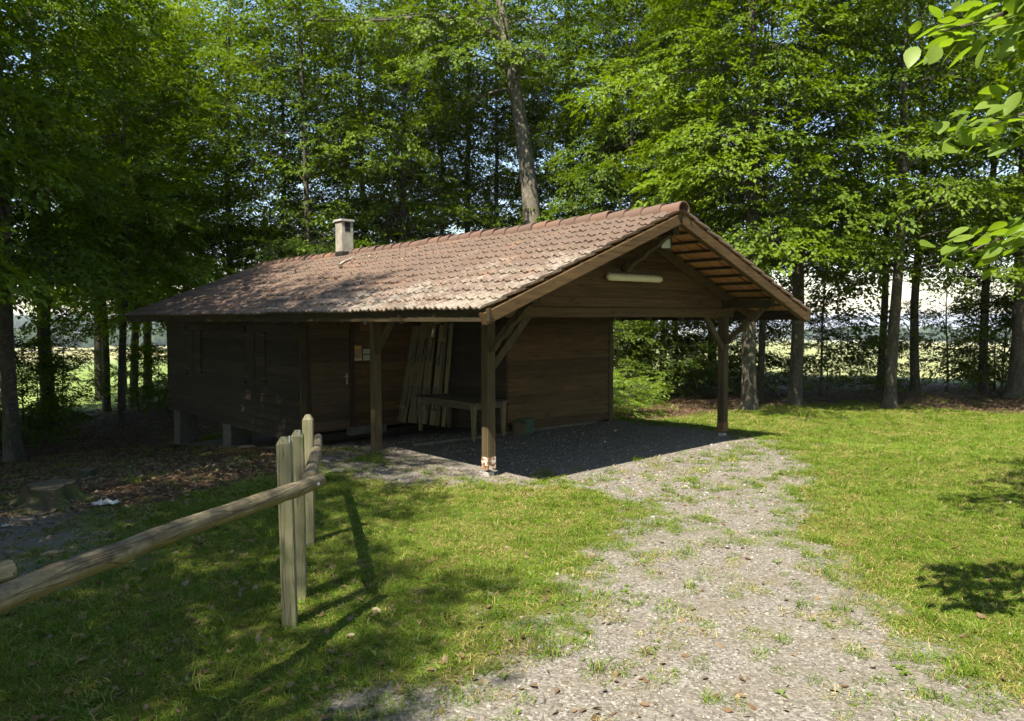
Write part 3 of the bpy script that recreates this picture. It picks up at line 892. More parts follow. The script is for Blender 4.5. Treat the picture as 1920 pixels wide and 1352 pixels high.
# ------------------------------------------------------------------ fence
def log_material(name, ang):
    t = NT(name)
    mp = t.n('ShaderNodeMapping'); mp.vector_type = 'TEXTURE'
    mp.inputs['Rotation'].default_value = (0, 0, ang)
    c = t.coord('Object'); t.l(c, mp.inputs['Vector'])
    fib = t.noise(t.scaled(mp.outputs[0], (2.2, 40, 40)), 1.0, 6, 0.7)
    crack = t.noise(t.scaled(mp.outputs[0], (0.9, 16, 16)), 1.0, 2, 0.4)
    blot = t.noise(c, 7.0, 5, 0.7); fine = t.noise(c, 45.0, 4, 0.7)
    up_ = t.n('ShaderNodeSeparateXYZ'); t.l(t.n('ShaderNodeNewGeometry').outputs['Normal'], up_.inputs[0])
    col = t.ramp(fib, [(0.25, (0.085, 0.066, 0.038)), (0.5, (0.20, 0.165, 0.098)), (0.75, (0.33, 0.29, 0.195))])
    col = t.mix(t.ramp(blot, [(0.42, 0.0), (0.62, 0.75)]), col, (0.068, 0.056, 0.040))
    side = t.ramp(t.math('ADD', t.math('MULTIPLY', up_.outputs[2], -0.55), t.math('MULTIPLY', blot, 0.9)), [(0.42, 0.0), (0.66, 0.7)])
    col = t.mix(side, col, (0.165, 0.145, 0.042))
    col = t.mix(t.ramp(fine, [(0.65, 0.0), (0.70, 0.7)]), col, (0.34, 0.34, 0.27))
    ck = t.ramp(t.math('ABSOLUTE', t.math('SUBTRACT', crack, 0.5)), [(0.0, 0.25), (0.014, 1.0)])
    col = t.mix(ck, (0.05, 0.039, 0.026), col)
    h = t.math('ADD', t.math('MULTIPLY', fib, 0.5), t.math('MULTIPLY', ck, 0.5))
    return t.principled(col, 0.88, t.bump(h, 0.8, 0.012), 0.15)
LOG1, LOG2 = log_material('rail_log', 0.548), log_material('rail_log_far', 1.09)
ENDG = plain('log_end', (0.30, 0.25, 0.17), 0.85, 0.3, 30, 0.3)
fence = thing('rail_fence', 'weathered fence of square posts and round log rails in front of the hut', 'fence', (-4.3, -3.1, 0))
F0 = Vector((-4.3, -3.1, 0))
def fpost(x, y, top, s, lean, rz):
    hx = s / 2
    def sq(w, z): return [(-w, -w, z), (w, -w, z), (w, w, z), (-w, w, z)]
    z0 = float(H(x, y)) - 0.1
    m = MB()
    b = 0.006
    def oc(w, z): return [(-w + b, -w, z), (w - b, -w, z), (w, -w + b, z), (w, w - b, z), (w - b, w, z), (-w + b, w, z), (-w, w - b, z), (-w, -w + b, z)]
    m.ring_prism(oc(hx, z0), oc(hx, top - 0.045))
    k = len(m.v)
    m.ring_prism(oc(hx, top - 0.045), oc(hx - 0.026, top))
    o = m.build('post', W_FENCE, fence, loc=(x - F0.x, y - F0.y, 0), rot=(lean[0], lean[1], rz))
    return o
fpost(-4.33, -3.13, 1.34, 0.098, (0.012, -0.012), -0.55)
fpost(-4.05, -2.70, 1.31, 0.096, (-0.01, 0.0), -0.50)
fpost(-3.33, -1.38, 1.25, 0.098, (0.0, 0.005), -0.55)
def log(pts, rads, name='rail', n=18, seed=1, mat=None):
    rg = random.Random(seed)
    P = [Vector(p) - F0 for p in pts]
    # resample
    Q, Rr = [], []
    for i in range(len(P) - 1):
        for k in range(8):
            t_ = k / 8
            Q.append(P[i].lerp(P[i + 1], t_) + Vector((rg.gauss(0, .0015), rg.gauss(0, .0015), rg.gauss(0, .0015)))); Rr.append((rads[i] * (1 - t_) + rads[i + 1] * t_) * (1 + rg.gauss(0, 0.012)))
    Q.append(P[-1]); Rr.append(rads[-1] * 0.96)
    Q = [Q[0] - (Q[1] - Q[0]).normalized() * 0.006] + Q; Rr = [Rr[0] * 0.8] + Rr
    o = MB().tube(Q, Rr, n, True, 0.015, rg).build(name, mat or LOG1, fence, True)
    return o
r1 = log([(-4.155, -3.27, 1.025), (-4.65, -3.57, 1.03), (-5.3, -3.95, 1.035), (-6.05, -4.40, 1.02), (-6.9, -4.95, 1.0)], [0.050, 0.054, 0.053, 0.057, 0.058], seed=3)
r2 = log([(-4.20, -3.19, 1.03), (-3.75, -2.35, 0.97), (-3.2, -1.3, 0.89), (-2.52, 0.02, 0.79)], [0.055, 0.052, 0.050, 0.046], seed=5, mat=LOG2)
r3 = log([(-6.135, -4.37, 1.085), (-6.75, -4.55, 1.10), (-7.6, -4.8, 1.12)], [0.050, 0.058, 0.06], seed=9)
BOLT = plain('zinc_bolt', (0.55, 0.56, 0.57), 0.35, 0.05, 10, 0, 0.5, 0.8)
MB().tube([Vector((-4.22, -3.375, 1.03)) - F0, Vector((-4.21, -3.36, 1.03)) - F0], 0.010, 8).build('bolt_head', BOLT, r1)
MB().tube([Vector((-4.345, -3.205, 1.355)) - F0, Vector((-4.35, -3.212, 1.31)) - F0], 0.006, 6).build('staple', BOLT, fence)
MB().tube([Vector((-4.07, -2.775, 1.32)) - F0, Vector((-4.075, -2.78, 1.28)) - F0], 0.006, 6).build('staple', BOLT, fence)

# ------------------------------------------------------------------ stumps and litter
def stump(x, y, r, h, label, seed):
    rg = random.Random(seed)
    z0 = float(H(x, y))
    t = thing('tree_stump', label, 'stump', (x, y, z0))
    n = 40
    lob = [1 + 0.13 * math.sin(3 * a + 1) + 0.11 * math.sin(5 * a + 2.3) + 0.05 * math.sin(11 * a) + rg.uniform(-.012, .012) for a in np.linspace(0, 2 * PI, n, endpoint=False)]
    m = MB()
    rings = [(1.9, -0.15, 1.9), (1.55, 0.03, 1.7), (1.28, 0.16, 1.4), (1.12, 0.36, 1.15), (1.04, 0.62, 1.0), (1.0, 0.86, 0.9), (0.96, 1.0, 0.85)]
    for q, hz, l in rings:
        for j in range(n):
            a = 2 * PI * j / n
            rr = r * q * (1 + (lob[j] - 1) * l)
            m.v.append((rr * math.cos(a), rr * math.sin(a), h * hz * (1 + (0.10 * math.sin(a + 0.6) + 0.05 * math.sin(4 * a) + rg.uniform(-.03, .03)) * (hz > 0.7))))
    for i in range(len(rings) - 1):
        for j in range(n):
            m.f.append((i * n + j, i * n + (j + 1) % n, (i + 1) * n + (j + 1) % n, (i + 1) * n + j)); m.mi.append(0)
    bk = NT('stump_bark')
    g = bk.noise(bk.coord('Object'), 12, 6, 0.7)
    c = bk.mix(bk.ramp(bk.noise(bk.coord('Object'), 4, 4), [(0.4, 0.0), (0.62, 0.8)]), bk.ramp(g, [(0.3, (0.035, 0.028, 0.02)), (0.7, (0.10, 0.085, 0.06))]), (0.045, 0.06, 0.018))
    m.build('bark', bk.principled(c, 0.95, bk.bump(g, 0.8, 0.02), 0.1), t, True)
    m = MB()
    for j in range(n):
        a = 2 * PI * j / n
        rr = r * 0.93 * (1 + (lob[j] - 1) * 0.8)
        m.v.append((rr * math.cos(a), rr * math.sin(a), h * (1.0 + 0.10 * math.sin(a + 0.6)) - 0.004))
    m.v.append((0, 0, h * 0.93))
    for j in range(n):
        m.f.append((j, (j + 1) % n, n)); m.mi.append(0)
    m.build('cut_face', plain('rotten_wood', (0.085, 0.07, 0.045), 0.95, 0.4, 18, 0.6), t)
stump(-4.80, 2.62, 0.27, 0.23, 'wide mossy tree stump on the bare ground left of the fence', 4)
stump(-3.75, 5.7, 0.13, 0.14, 'small dark rotten stump among the fallen leaves', 6)
def rag(x, y, r, label, seed):
    rg = np.random.default_rng(seed)
    n = 9
    xs, ys = np.meshgrid(np.linspace(-1, 1, n), np.linspace(-1, 1, n))
    Z = 0.012 + 0.22 * r * np.abs(rg.normal(0, 1, (n, n))) 
    X = x + xs * r * (1 + rg.normal(0, .16, (n, n))); Y = y + ys * r * 0.45 * (1 + rg.normal(0, .25, (n, n)))
    V = np.stack([X, Y, H(X, Y) + Z], -1).reshape(-1, 3) - np.array([x, y, float(H(x, y))])
    i = np.arange(n * n).reshape(n, n)
    Fq = np.stack([i[:-1, :-1], i[:-1, 1:], i[1:, 1:], i[1:, :-1]], -1).reshape(-1, 4)
    o = add('paper_scrap', np_mesh('paper_scrap', V, Fq, plain('dirty_paper', (0.55, 0.55, 0.52), 0.9, 0.15)), None, (x, y, float(H(x, y))), (0, 0, rg.uniform(-0.4, 0.1)))
    sm = o.modifiers.new('thickness', 'SOLIDIFY'); sm.thickness = 0.002
    tag(o, label, 'litter')
rag(-4.33, 1.93, 0.13, 'crumpled white scrap of paper on the ground near the big stump', 2)
rag(-5.40, 1.62, 0.06, 'tiny white paper scrap at the left edge of the bare ground', 5)
# ------------------------------------------------------------------ trees
LEAF = leaf_mat('beech_leaf', (0.024, 0.056, 0.003), (0.135, 0.205, 0.005), 0.37, (2.1, 2.0, 0.3), 0.018)
LEAF_S = leaf_mat('sapling_leaf', (0.022, 0.046, 0.003), (0.090, 0.135, 0.006), 0.42, (2.0, 1.9, 0.3), 0.018)
def bark_material(name, a, b, lichen):
    t = NT(name)
    p = t.geo()
    g = t.noise(t.scaled(p, (7, 7, 2.2)), 1.0, 6, 0.7); q = t.noise(p, 2.2, 4)
    c = t.ramp(g, [(0.3, a), (0.7, b)])
    c = t.mix(t.ramp(q, [(0.48, 0.0), (0.66, 0.55)]), c, lichen)
    c = t.mix(t.ramp(t.noise(p, 9.0, 5, 0.75), [(0.56, 0.0), (0.63, 0.6)]), c, tuple(min(1, k * 2.0) for k in b))
    return t.principled(c, 0.9, t.bump(g, 0.6, 0.03), 0.15)
BARK = bark_material('beech_bark', (0.036, 0.030, 0.023), (0.105, 0.092, 0.070), (0.060, 0.066, 0.034))
BARK_G = bark_material('grey_bark', (0.085, 0.074, 0.058), (0.17, 0.152, 0.12), (0.11, 0.11, 0.07))

def spray_template(rng, n=25, leaf=0.152, wid=0.66):
    """flat spray of beech leaves on a twig of unit length; returns leaf quads and tints"""
    V = np.zeros((n, 4, 3))
    for i in range(n):
        s = 1 if i % 2 else -1
        x = 0.08 + 0.92 * (i + rng.uniform(-.3, .3)) / n
        side = rng.uniform(0.0, 0.30) * (1.05 - 0.75 * abs(2 * x - 0.9))
        a = s * rng.uniform(0.5, 1.15) * (1 - 0.5 * x)
        l = leaf * rng.uniform(0.75, 1.2); w = l * wid * 0.5
        d = np.array([math.cos(a), math.sin(a), 0.0]); q = np.array([-math.sin(a), math.cos(a), 0.0])
        base = np.array([x, s * side, rng.normal(0, 0.025) - 0.10 * x * x])
        dz = rng.normal(-0.25, 0.28) * l; tw = rng.normal(0, 0.35) * w
        V[i, 0] = base
        V[i, 1] = base + d * l * 0.45 + q * w + [0, 0, dz * 0.4 + tw + 0.12 * l]
        V[i, 2] = base + d * l + [0, 0, dz]
        V[i, 3] = base + d * l * 0.45 - q * w + [0, 0, dz * 0.4 - tw + 0.12 * l]
    return V, rng.random(n)

SPR = [spray_template(np.random.default_rng(100 + k)) for k in range(8)]

def frames(d, nrm):
    d = d / np.linalg.norm(d, axis=1, keepdims=True)
    y = np.cross(nrm, d); y /= np.linalg.norm(y, axis=1, keepdims=True)
    z = np.cross(d, y)
    return np.stack([d, y, z], -1)

def crown_mesh(name, pos, d, nrm, scl, tint0, mat, rng):
    Rm = frames(d, nrm)
    pick = rng.integers(0, len(SPR), len(pos))
    VV, TT = [], []
    for k in range(len(SPR)):
        m = pick == k
        if not m.any(): continue
        V, tn = SPR[k]
        P = np.einsum('sij,lvj->slvi', Rm[m], V) * scl[m][:, None, None, None] + pos[m][:, None, None, :]
        VV.append(P.reshape(-1, 3)); TT.append((np.clip(0.55 * tn[None, :] + 0.45 * tint0[m][:, None], 0, 1)).ravel())
    V = np.concatenate(VV); T = np.concatenate(TT)
    return np_mesh(name, V, np.arange(len(V)).reshape(-1, 4), mat, face_attr={'tint': T})

def grow(seed, height, crown0, spread, r0, nbranch, trunk_pts=None, limbs=(), droop=0.6, spray=0.72, bark=None, leafm=None, dens=1.0, low=0.85):
    """a beech: tapered trunk, arching limbs, flat sprays of leaves in storeys"""
    rng = np.random.default_rng(seed); pr = random.Random(seed)
    wood_mb = MB()
    if trunk_pts is None:
        n = 12
        lx, ly = rng.normal(0, 0.016, 2)
        w1, w2 = rng.uniform(0, 6.28, 2)
        trunk_pts = [(lx * h + 0.10 * math.sin(h * 0.55 + w1) * min(1, h / 3), ly * h + 0.10 * math.sin(h * 0.48 + w2) * min(1, h / 3), h) for h in np.linspace(0, height, n)]
    tp = np.array(trunk_pts, float)
    hs = tp[:, 2]
    rad = lambda h: r0 * max(0.04, (1 - h / (height * 1.04))) ** 0.85
    fine_h = [-0.3, 0.0, 0.12, 0.3, 0.6, 1.1] + list(np.linspace(1.8, height, 14))
    fpts = [(np.interp(h, hs, tp[:, 0]), np.interp(h, hs, tp[:, 1]), h) for h in fine_h]
    frad = [rad(max(h, 0)) * (1 + 0.5 * math.exp(-max(h, 0) / 0.20)) for h in fine_h]
    wood_mb.tube(fpts, frad, 12, True, 0.05, pr)
    pos, dr, nm, sc, ti = [], [], [], [], []
    def spray_at(p, d, size, tint):
        d = np.array([d[0], d[1], d[2] * 0.55 + rng.normal(-0.12, 0.25)])
        pos.append(np.asarray(p) + rng.normal(0, 1, 3) * np.array([0.14, 0.14, 0.17]) * min(1.0, height / 10)); dr.append(d); sc.append(size)
        out = np.array([p[0], p[1]]) / (np.hypot(p[0], p[1]) + 0.3)
        nm.append(np.array([rng.normal(0, .42) + 0.45 * out[0], rng.normal(0, .42) + 0.45 * out[1], 1.0])); ti.append(tint)
    def limb(base, az, el, length, r, tint, lvl=0):
        n = 7
        pts = [np.array(base, float)]
        a, e = az, el
        for k in range(n):
            a += rng.normal(0, 0.09); e += rng.normal(0, .06) - droop * (0.14 if lvl == 0 else 0.07) * (1 + 0.5 * k / n)
            st = length / n
            pts.append(pts[-1] + st * np.array([math.cos(a) * math.cos(e), math.sin(a) * math.cos(e), math.sin(e)]))
        wood_mb.tube(pts, [r * (1 - 0.85 * k / n) for k in range(n + 1)], 5 if lvl == 0 else 3, False)
        if lvl == 0:
            ns = max(3, int(length * 2.0 * dens))
            for j in range(ns):
                s = 0.12 + 0.84 * (j + rng.uniform(0, .6)) / ns
                q = s * n; i = min(int(q), n - 1)
                p = pts[i] + (pts[i + 1] - pts[i]) * (q - i)
                dd = pts[i + 1] - pts[i]
                side = 1 if j % 2 else -1
                limb(p, math.atan2(dd[1], dd[0]) + side * rng.uniform(0.6, 1.05), math.asin(np.clip(dd[2] / np.linalg.norm(dd), -1, 1)) * 0.6 + rng.normal(0, .08),
                     max(0.6, length * 0.48 * (1.1 - s) + 0.35), r * 0.35, np.clip(tint + rng.normal(0, .15), 0, 1), 1)
        m = max(2, int(length / 0.26 * dens)) if lvl else max(2, int(length / 0.6))
        for j in range(m):
            s = (0.2 if lvl else 0.35) + (0.8 if lvl else 0.65) * (j + rng.uniform(0, .8)) / m
            q = min(s * n, n - 1e-3); i = int(q)
            p = pts[i] + (pts[i + 1] - pts[i]) * (q - i)
            dd = (pts[i + 1] - pts[i]); dd = dd / np.linalg.norm(dd)
            th = (1 if j % 2 else -1) * rng.uniform(0.3, 0.8)
            c, s_ = math.cos(th), math.sin(th)
            spray_at(p, np.array([dd[0] * c - dd[1] * s_, dd[0] * s_ + dd[1] * c, dd[2]]), spray * rng.uniform(0.75, 1.2), np.clip(tint + rng.normal(0, .2), 0, 1))
        dd = pts[-1] - pts[-2]
        spray_at(pts[-1], dd / np.linalg.norm(dd), spray * rng.uniform(0.8, 1.2), tint)
    az = rng.uniform(0, 6.28)
    for b in range(nbranch):
        t = (b + rng.uniform(0, .7)) / nbranch
        h = crown0 + (height - crown0) * t ** 1.35
        az += 2.39996 + rng.normal(0, 0.25)
        hh = (h - crown0) / (height - crown0)
        shp = (0.62 + 0.5 * math.sin(PI * min(1.0, hh * 0.9 + 0.1))) * math.sqrt(max(0.06, 1 - hh ** 3))
        L = spread * np.clip(shp * rng.uniform(0.6, 1.15), 0.2, 1.2)
        base = (np.interp(h, hs, tp[:, 0]), np.interp(h, hs, tp[:, 1]), h)
        limb(base, az, 0.38 + 0.62 * t + rng.normal(0, .18), L, max(0.014, rad(h) * 0.22), rng.uniform(0.1, 0.9))
    for pts, r in limbs:
        pts = [np.array(p, float) for p in pts]
        wood_mb.tube(pts, [r * (1 - 0.75 * k / (len(pts) - 1)) for k in range(len(pts))], 8, True)
        for k in range(1, len(pts)):
            for side in (-1, 1):
                dd = pts[k] - pts[k - 1]
                limb(pts[k], math.atan2(dd[1], dd[0]) + side * rng.uniform(0.5, 1.0), rng.uniform(-.1, .3), rng.uniform(1.6, 2.4), r * 0.3, rng.uniform(.3, .9))
    tm = wood_mb.mesh('trunk', bark or BARK, True)
    cm = crown_mesh('crown', np.array(pos), np.array(dr), np.array(nm), np.array(sc), np.array(ti), leafm or LEAF, rng)
    return tm, cm

V_EDGE = [grow(11, 17, 4.0, 4.3, 0.27, 46), grow(12, 18, 4.4, 4.6, 0.30, 46), grow(13, 16, 3.7, 4.0, 0.24, 44)]
V_WOOD = [grow(21, 18, 4.8, 3.8, 0.24, 44, low=0.6), grow(22, 17, 4.4, 3.5, 0.20, 42, low=0.7)]
V_SAP = [grow(31, 4.2, 0.4, 1.7, 0.045, 26, spray=0.68, leafm=LEAF_S, droop=0.5), grow(32, 3.4, 0.3, 1.5, 0.04, 24, spray=0.68, leafm=LEAF_S, droop=0.5),
         grow(33, 5.6, 0.9, 1.9, 0.055, 28, spray=0.68, leafm=LEAF_S, droop=0.55)]
big_ref = [None]
def plant(name, var, x, y, s=1.0, rz=0.0, label='', cat='tree', group=None, sz=None, lean=(0, 0), thick=1.0):
    t = thing(name, label, cat, (x, y, float(H(x, y)) - 0.03), rz, group)
    t.rotation_euler = (lean[0], lean[1], rz)
    th = thick * (0.74 if cat == 'tree' and var is not big_ref[0] else 1.0)
    add('trunk', var[0], t, scale=(s * th, s * th, sz or s))
    add('crown', var[1], t, scale=(s, s, sz or s))
    return t
# trunks one can tell apart, right of the shelter
plant('beech_tree', V_EDGE[1], 11.94, 3.49, 0.95, 0.4, 'thick mottled beech with flared base just right of the far porch post', lean=(0.0, 0.05), thick=1.0)
plant('beech_tree', V_WOOD[1], 15.05, 5.08, 0.9, 1.0, 'slim dark beech right behind the thick mottled trunk', thick=0.85)
plant('beech_tree', V_EDGE[0], 13.83, 3.22, 0.95, 2.2, 'straight beech trunk directly under the right roof corner')
plant('beech_sapling', V_SAP[2], 17.24, 4.20, 1.1, 0.3, 'thin young beech standing alone before the pale field')
plant('beech_tree', V_WOOD[0], 20.46, 3.75, 0.95, 4.0, 'dark beech trunk half hidden behind the mottled one at right', thick=0.8)
plant('beech_tree', V_EDGE[2], 15.16, 1.14, 1.0, 5.2, 'tall mottled beech standing nearest the lawn at right', thick=0.9)
plant('beech_tree', V_WOOD[1], 20.46, 2.60, 1.0, 2.9, 'beech with dark upright trunk second from the right group', thick=1.0)
plant('beech_tree', V_WOOD[0], 22.08, 1.12, 1.0, 0.9, 'slender leaning beech among dense leaves near the right edge', lean=(0.02, -0.03), thick=0.8)
plant('beech_tree', V_EDGE[1], 20.99, -0.14, 1.0, 3.6, 'broad beech trunk at the right edge of the photo', lean=(0, 0.06), thick=1.0)
plant('beech_tree', V_WOOD[1], 13.49, 8.85, 0.95, 5.0, 'thin dark beech seen through the open porch', thick=0.75)
# left of the shelter
plant('beech_tree', V_EDGE[1], -3.62, 14.12, 1.05, 1.4, 'massive dark beech at the left edge of the photo', lean=(0.0, 0.03), thick=0.82)
plant('beech_tree', V_EDGE[0], -1.68, 20.68, 1.05, 0.2, 'dark beech left of the gap with a view to the fields', thick=1.1)
plant('beech_tree', V_WOOD[0], 0.83, 24.34, 1.0, 3.3, 'slim grey beech right of the gap with a view to the fields', thick=0.8)
plant('beech_tree', V_EDGE[2], 2.09, 25.54, 1.0, 2.1, 'leaning beech touching the left end of the roof', lean=(0.0, -0.07), thick=0.95)
plant('beech_tree', V_EDGE[1], 3.12, 27.26, 1.0, 4.4, 'straight dark beech close behind the left end of the roof', thick=0.85)
plant('beech_tree', V_WOOD[1], 3.94, 34.3, 1.05, 5.9, 'thin far beech in bright light between the leaning trunks')
# big grey beech above the roof
BX, BY = 11.75, 11.8
bz = float(H(BX, BY))
R_ = lambda p: (p[0] - BX, p[1] - BY, p[2] - bz)
tr = [(0, 0, 0), (0.02, 0.02, 2.5), R_((11.68, 11.95, 5.4)), R_((11.58, 12.15, 7.7)), R_((11.40, 12.5, 9.9)), R_((11.15, 12.85, 12.2)), R_((11.0, 13.1, 14.5)), (-0.6, 1.6, 19.5)]
lim = [([R_((11.28, 12.6, 10.9)), R_((10.6, 12.5, 11.75)), R_((9.8, 13.0, 12.3)), R_((8.9, 13.8, 12.5)), R_((8.0, 14.5, 12.35)), R_((7.0, 15.4, 12.3)), R_((6.0, 16.2, 12.3))], 0.13),
       ([R_((11.2, 12.8, 12.0)), R_((10.6, 13.0, 12.7)), R_((10.1, 13.4, 13.5)), R_((9.4, 13.7, 14.8))], 0.11)]
big = grow(41, 19.5, 10.5, 4.6, 0.42, 26, trunk_pts=tr, limbs=lim, bark=BARK_G)
big_ref[0] = big
plant('beech_tree', big, BX, BY, 1.0, 0.0, 'big pale grey beech rising in a curve behind the roof ridge')
# the wood behind: one label for those that cannot be told apart
G = 'beeches crowded behind the shelter roof'
LB = 'beech deep in the wood, its leaves filling gaps behind nearer trees'
rr = random.Random(5)
for k, (x, y) in enumerate([(4.6, 21.7), (6.1, 17.7), (10.05, 17.7), (13.5, 18.0), (14.2, 17.2), (14.7, 13.0), (15.9, 9.6), (17.8, 11.8), (17.6, 8.6), (7.0, 22.4), (9.6, 20.2),
                             (13.2, 19.6), (16.9, 15.4), (4.9, 27.4), (0.2, 19.6), (19.8, 12.0), (26.5, -0.6), (11.0, 24.0), (2.2, 31.5)]):
    v = (V_WOOD + V_EDGE)[k % 5]
    own = {0: 'dark beech behind the far left slope of the roof', 1: 'slender beech rising just left of the chimney', 2: 'dark beech above the ridge right of the chimney',
           3: 'slim dark beech close left of the big grey beech', 5: 'beech standing right of the big grey beech, behind the ridge',
           6: 'beech whose bright leaves hang beyond the roof peak', 7: 'beech deep in the wood right of the roof peak'}.get(k)
    plant('beech_tree', v, x, y, rr.uniform(0.9, 1.08), rr.uniform(0, 6.28), own or LB, 'tree', None if own else G, thick=rr.uniform(0.75, 0.95))
# left trees inferred from their shade, plus outer ones added to block sun
G2 = 'beeches left of the clearing'
for k, (x, y, s) in enumerate([(-11.1, -2.3, 0.84), (-9.4, 1.2, 0.98), (-7.2, 10.2, 1.08), (-12.4, -5.6, 0.80), (-7.4, 16.6, 1.1), (-12.5, 13.5, 1.1), (-13.0, 7.0, 1.1), (-10.5, 20.5, 1.1), (-6.0, 23.5, 1.1), (-7.6, 5.2, 0.86), (-15.5, 6.5, 1.4), (-14.5, 11.5, 1.45), (-16.0, 17.0, 1.45), (-11.0, 17.0, 1.4)]):
    plant('beech_tree', V_EDGE[k % 3], x, y, s, rr.uniform(0, 6.28), 'leafy beech beside the clearing beyond the left edge, set there to shade grass and foliage', 'tree', G2)
G6 = 'unseen beeches added behind the viewer'
for k, (x, y, s) in enumerate([(-20, -14, 1.05), (-16, -20, 1.0), (-9, -23, 1.05), (-1, -22.5, 1.0), (6.5, -21, 1.05), (12.5, -17.5, 1.0), (17.5, -12.5, 1.05), (22.5, -8.5, 1.0), (-19, -5, 1.1), (-19, 3, 1.1)]):  # ring of unseen trees, added to cut sky light and deepen the shade
    plant('beech_tree', V_EDGE[k % 3], x, y, s, rr.uniform(0, 6.28), 'beech added around the clearing, out of the frame, to block sky light', 'tree', G6)
# young beeches and shrubs under the wood
G3 = 'young beeches in the undergrowth behind the shelter'
for k, (x, y, s) in enumerate([(9.6, 8.4, .8), (10.9, 7.3, .75), (12.2, 6.6, .75), (13.0, 7.8, .9), (14.5, 6.8, .9), (11.6, 9.2, .9), (14.8, 9.2, 1.0), (16.4, 7.2, .95), (12.9, 10.6, 1.0)]):
    plant('beech_sapling', V_SAP[k % 3], x, y, s, rr.uniform(0, 6.28), 'young leafy beech in the thicket seen through the open porch', 'sapling', G3)
G4 = 'young beeches between the right hand trunks'
for k, (x, y, s) in enumerate([(16.6, 6.0, .7), (19.6, 3.3, .55), (21.3, 1.9, .75), (22.3, 0.6, .9), (23.6, 1.2, .95), (23.2, -1.0, .95), (19.2, 5.0, .6)]):
    plant('beech_sapling', V_SAP[k % 3], x, y, s, rr.uniform(0, 6.28), 'young leafy beech filling a gap between the trunks at right', 'sapling', G4)
G5 = 'young beeches in the dark left of the shelter'
for k, (x, y, s) in enumerate([(-2.9, 17.2, .7), (-2.2, 19.4, .7), (-1.0, 22.4, .6), (1.6, 22.9, .6), (2.7, 24.2, .7), (-4.2, 16.0, .6), (3.9, 22.0, .8), (-4.4, 19.5, .9)]):
    plant('beech_sapling', V_SAP[k % 3], x, y, s, rr.uniform(0, 6.28), 'young leafy beech in the shade left of the shelter', 'sapling', G5)

# ------------------------------------------------------------------ scattered small stuff (geometry node instances)
def scatter(name, pts, rot, scl, idx, templates, label=None, cat=None):
    coll = bpy.data.collections.new(name + '_pieces')
    for k, me in enumerate(templates):
        o = bpy.data.objects.new('piece_%02d' % k, me)
        coll.objects.link(o)
    me = bpy.data.meshes.new(name)
    me.vertices.add(len(pts)); me.vertices.foreach_set('co', np.asarray(pts, np.float32).ravel())
    a = me.attributes.new('rot', 'FLOAT_VECTOR', 'POINT'); a.data.foreach_set('vector', np.asarray(rot, np.float32).ravel())
    a = me.attributes.new('scl', 'FLOAT', 'POINT'); a.data.foreach_set('value', np.asarray(scl, np.float32))
    a = me.attributes.new('pick', 'INT', 'POINT'); a.data.foreach_set('value', np.asarray(idx, np.int32))
    o = add(name, me)
    ng = bpy.data.node_groups.new(name, 'GeometryNodeTree')
    ng.interface.new_socket('Geometry', in_out='INPUT', socket_type='NodeSocketGeometry')
    ng.interface.new_socket('Geometry', in_out='OUTPUT', socket_type='NodeSocketGeometry')
    N = ng.nodes.new
    gi, go, iop, ci = N('NodeGroupInput'), N('NodeGroupOutput'), N('GeometryNodeInstanceOnPoints'), N('GeometryNodeCollectionInfo')
    ci.inputs['Collection'].default_value = coll
    ci.inputs['Separate Children'].default_value = True
    ci.inputs['Reset Children'].default_value = True
    iop.inputs['Pick Instance'].default_value = True
    def named(t, n):
        q = N('GeometryNodeInputNamedAttribute'); q.data_type = t; q.inputs['Name'].default_value = n
        return q.outputs['Attribute']
    L = ng.links.new
    L(gi.outputs[0], iop.inputs['Points']); L(ci.outputs[0], iop.inputs['Instance'])
    L(named('INT', 'pick'), iop.inputs['Instance Index']); L(named('FLOAT_VECTOR', 'rot'), iop.inputs['Rotation']); L(named('FLOAT', 'scl'), iop.inputs['Scale'])
    L(iop.outputs[0], go.inputs[0])
    md = o.modifiers.new('scatter', 'NODES'); md.node_group = ng
    return tag(o, label, cat, kind='stuff')

GRASS = leaf_mat('grass_blade', (0.036, 0.085, 0.005), (0.170, 0.250, 0.018), 0.30, (1.35, 1.35, 0.5), 0.02)
STRAW = leaf_mat('dry_grass', (0.20, 0.155, 0.050), (0.40, 0.32, 0.13), 0.25, (1.1, 1.0, 0.7), 0.02)
DRYLEAF = leaf_mat('fallen_leaf', (0.075, 0.042, 0.022), (0.21, 0.130, 0.070), 0.2, (1.1, 0.9, 0.7), 0.06, 0.5)
WEED = leaf_mat('weed_leaf', (0.065, 0.115, 0.008), (0.17, 0.23, 0.025), 0.35, (1.4, 1.5, 0.7), 0.06)

def grass_clump(seed, n=52, rad=0.095, hgt=(0.010, 0.034), lean=1.8, straw=0.13):
    rng = np.random.default_rng(seed)
    V, F, T, MI = [], [], [], []
    for i in range(n):
        a = rng.uniform(0, 2 * PI); r = rad * math.sqrt(rng.random())
        b = np.array([r * math.cos(a), r * math.sin(a), -0.005])
        az = rng.uniform(0, 2 * PI); h = rng.uniform(*hgt); ln = h * rng.uniform(0.3, 1.9) * lean
        w = rng.uniform(0.0013, 0.0030)
        d = np.array([math.cos(az), math.sin(az), 0]); q = np.array([-d[1], d[0], 0])
        mid = b + d * ln * 0.35 + [0, 0, h * 0.75]; tip = b + d * ln + [0, 0, h * rng.uniform(0.5, 1.05)]
        k = len(V)
        V += [b - q * w, b + q * w, mid + q * w * 0.8, mid - q * w * 0.8, tip + q * w * .15, tip - q * w * .15]
        F += [(k, k + 1, k + 2, k + 3), (k + 3, k + 2, k + 4, k + 5)]
        t = rng.random(); T += [t, t]; s = int(rng.random() < straw); MI += [s, s]
    return np_mesh('clump', V, F, [GRASS, STRAW], face_attr={'tint': T}, mat_idx=MI)
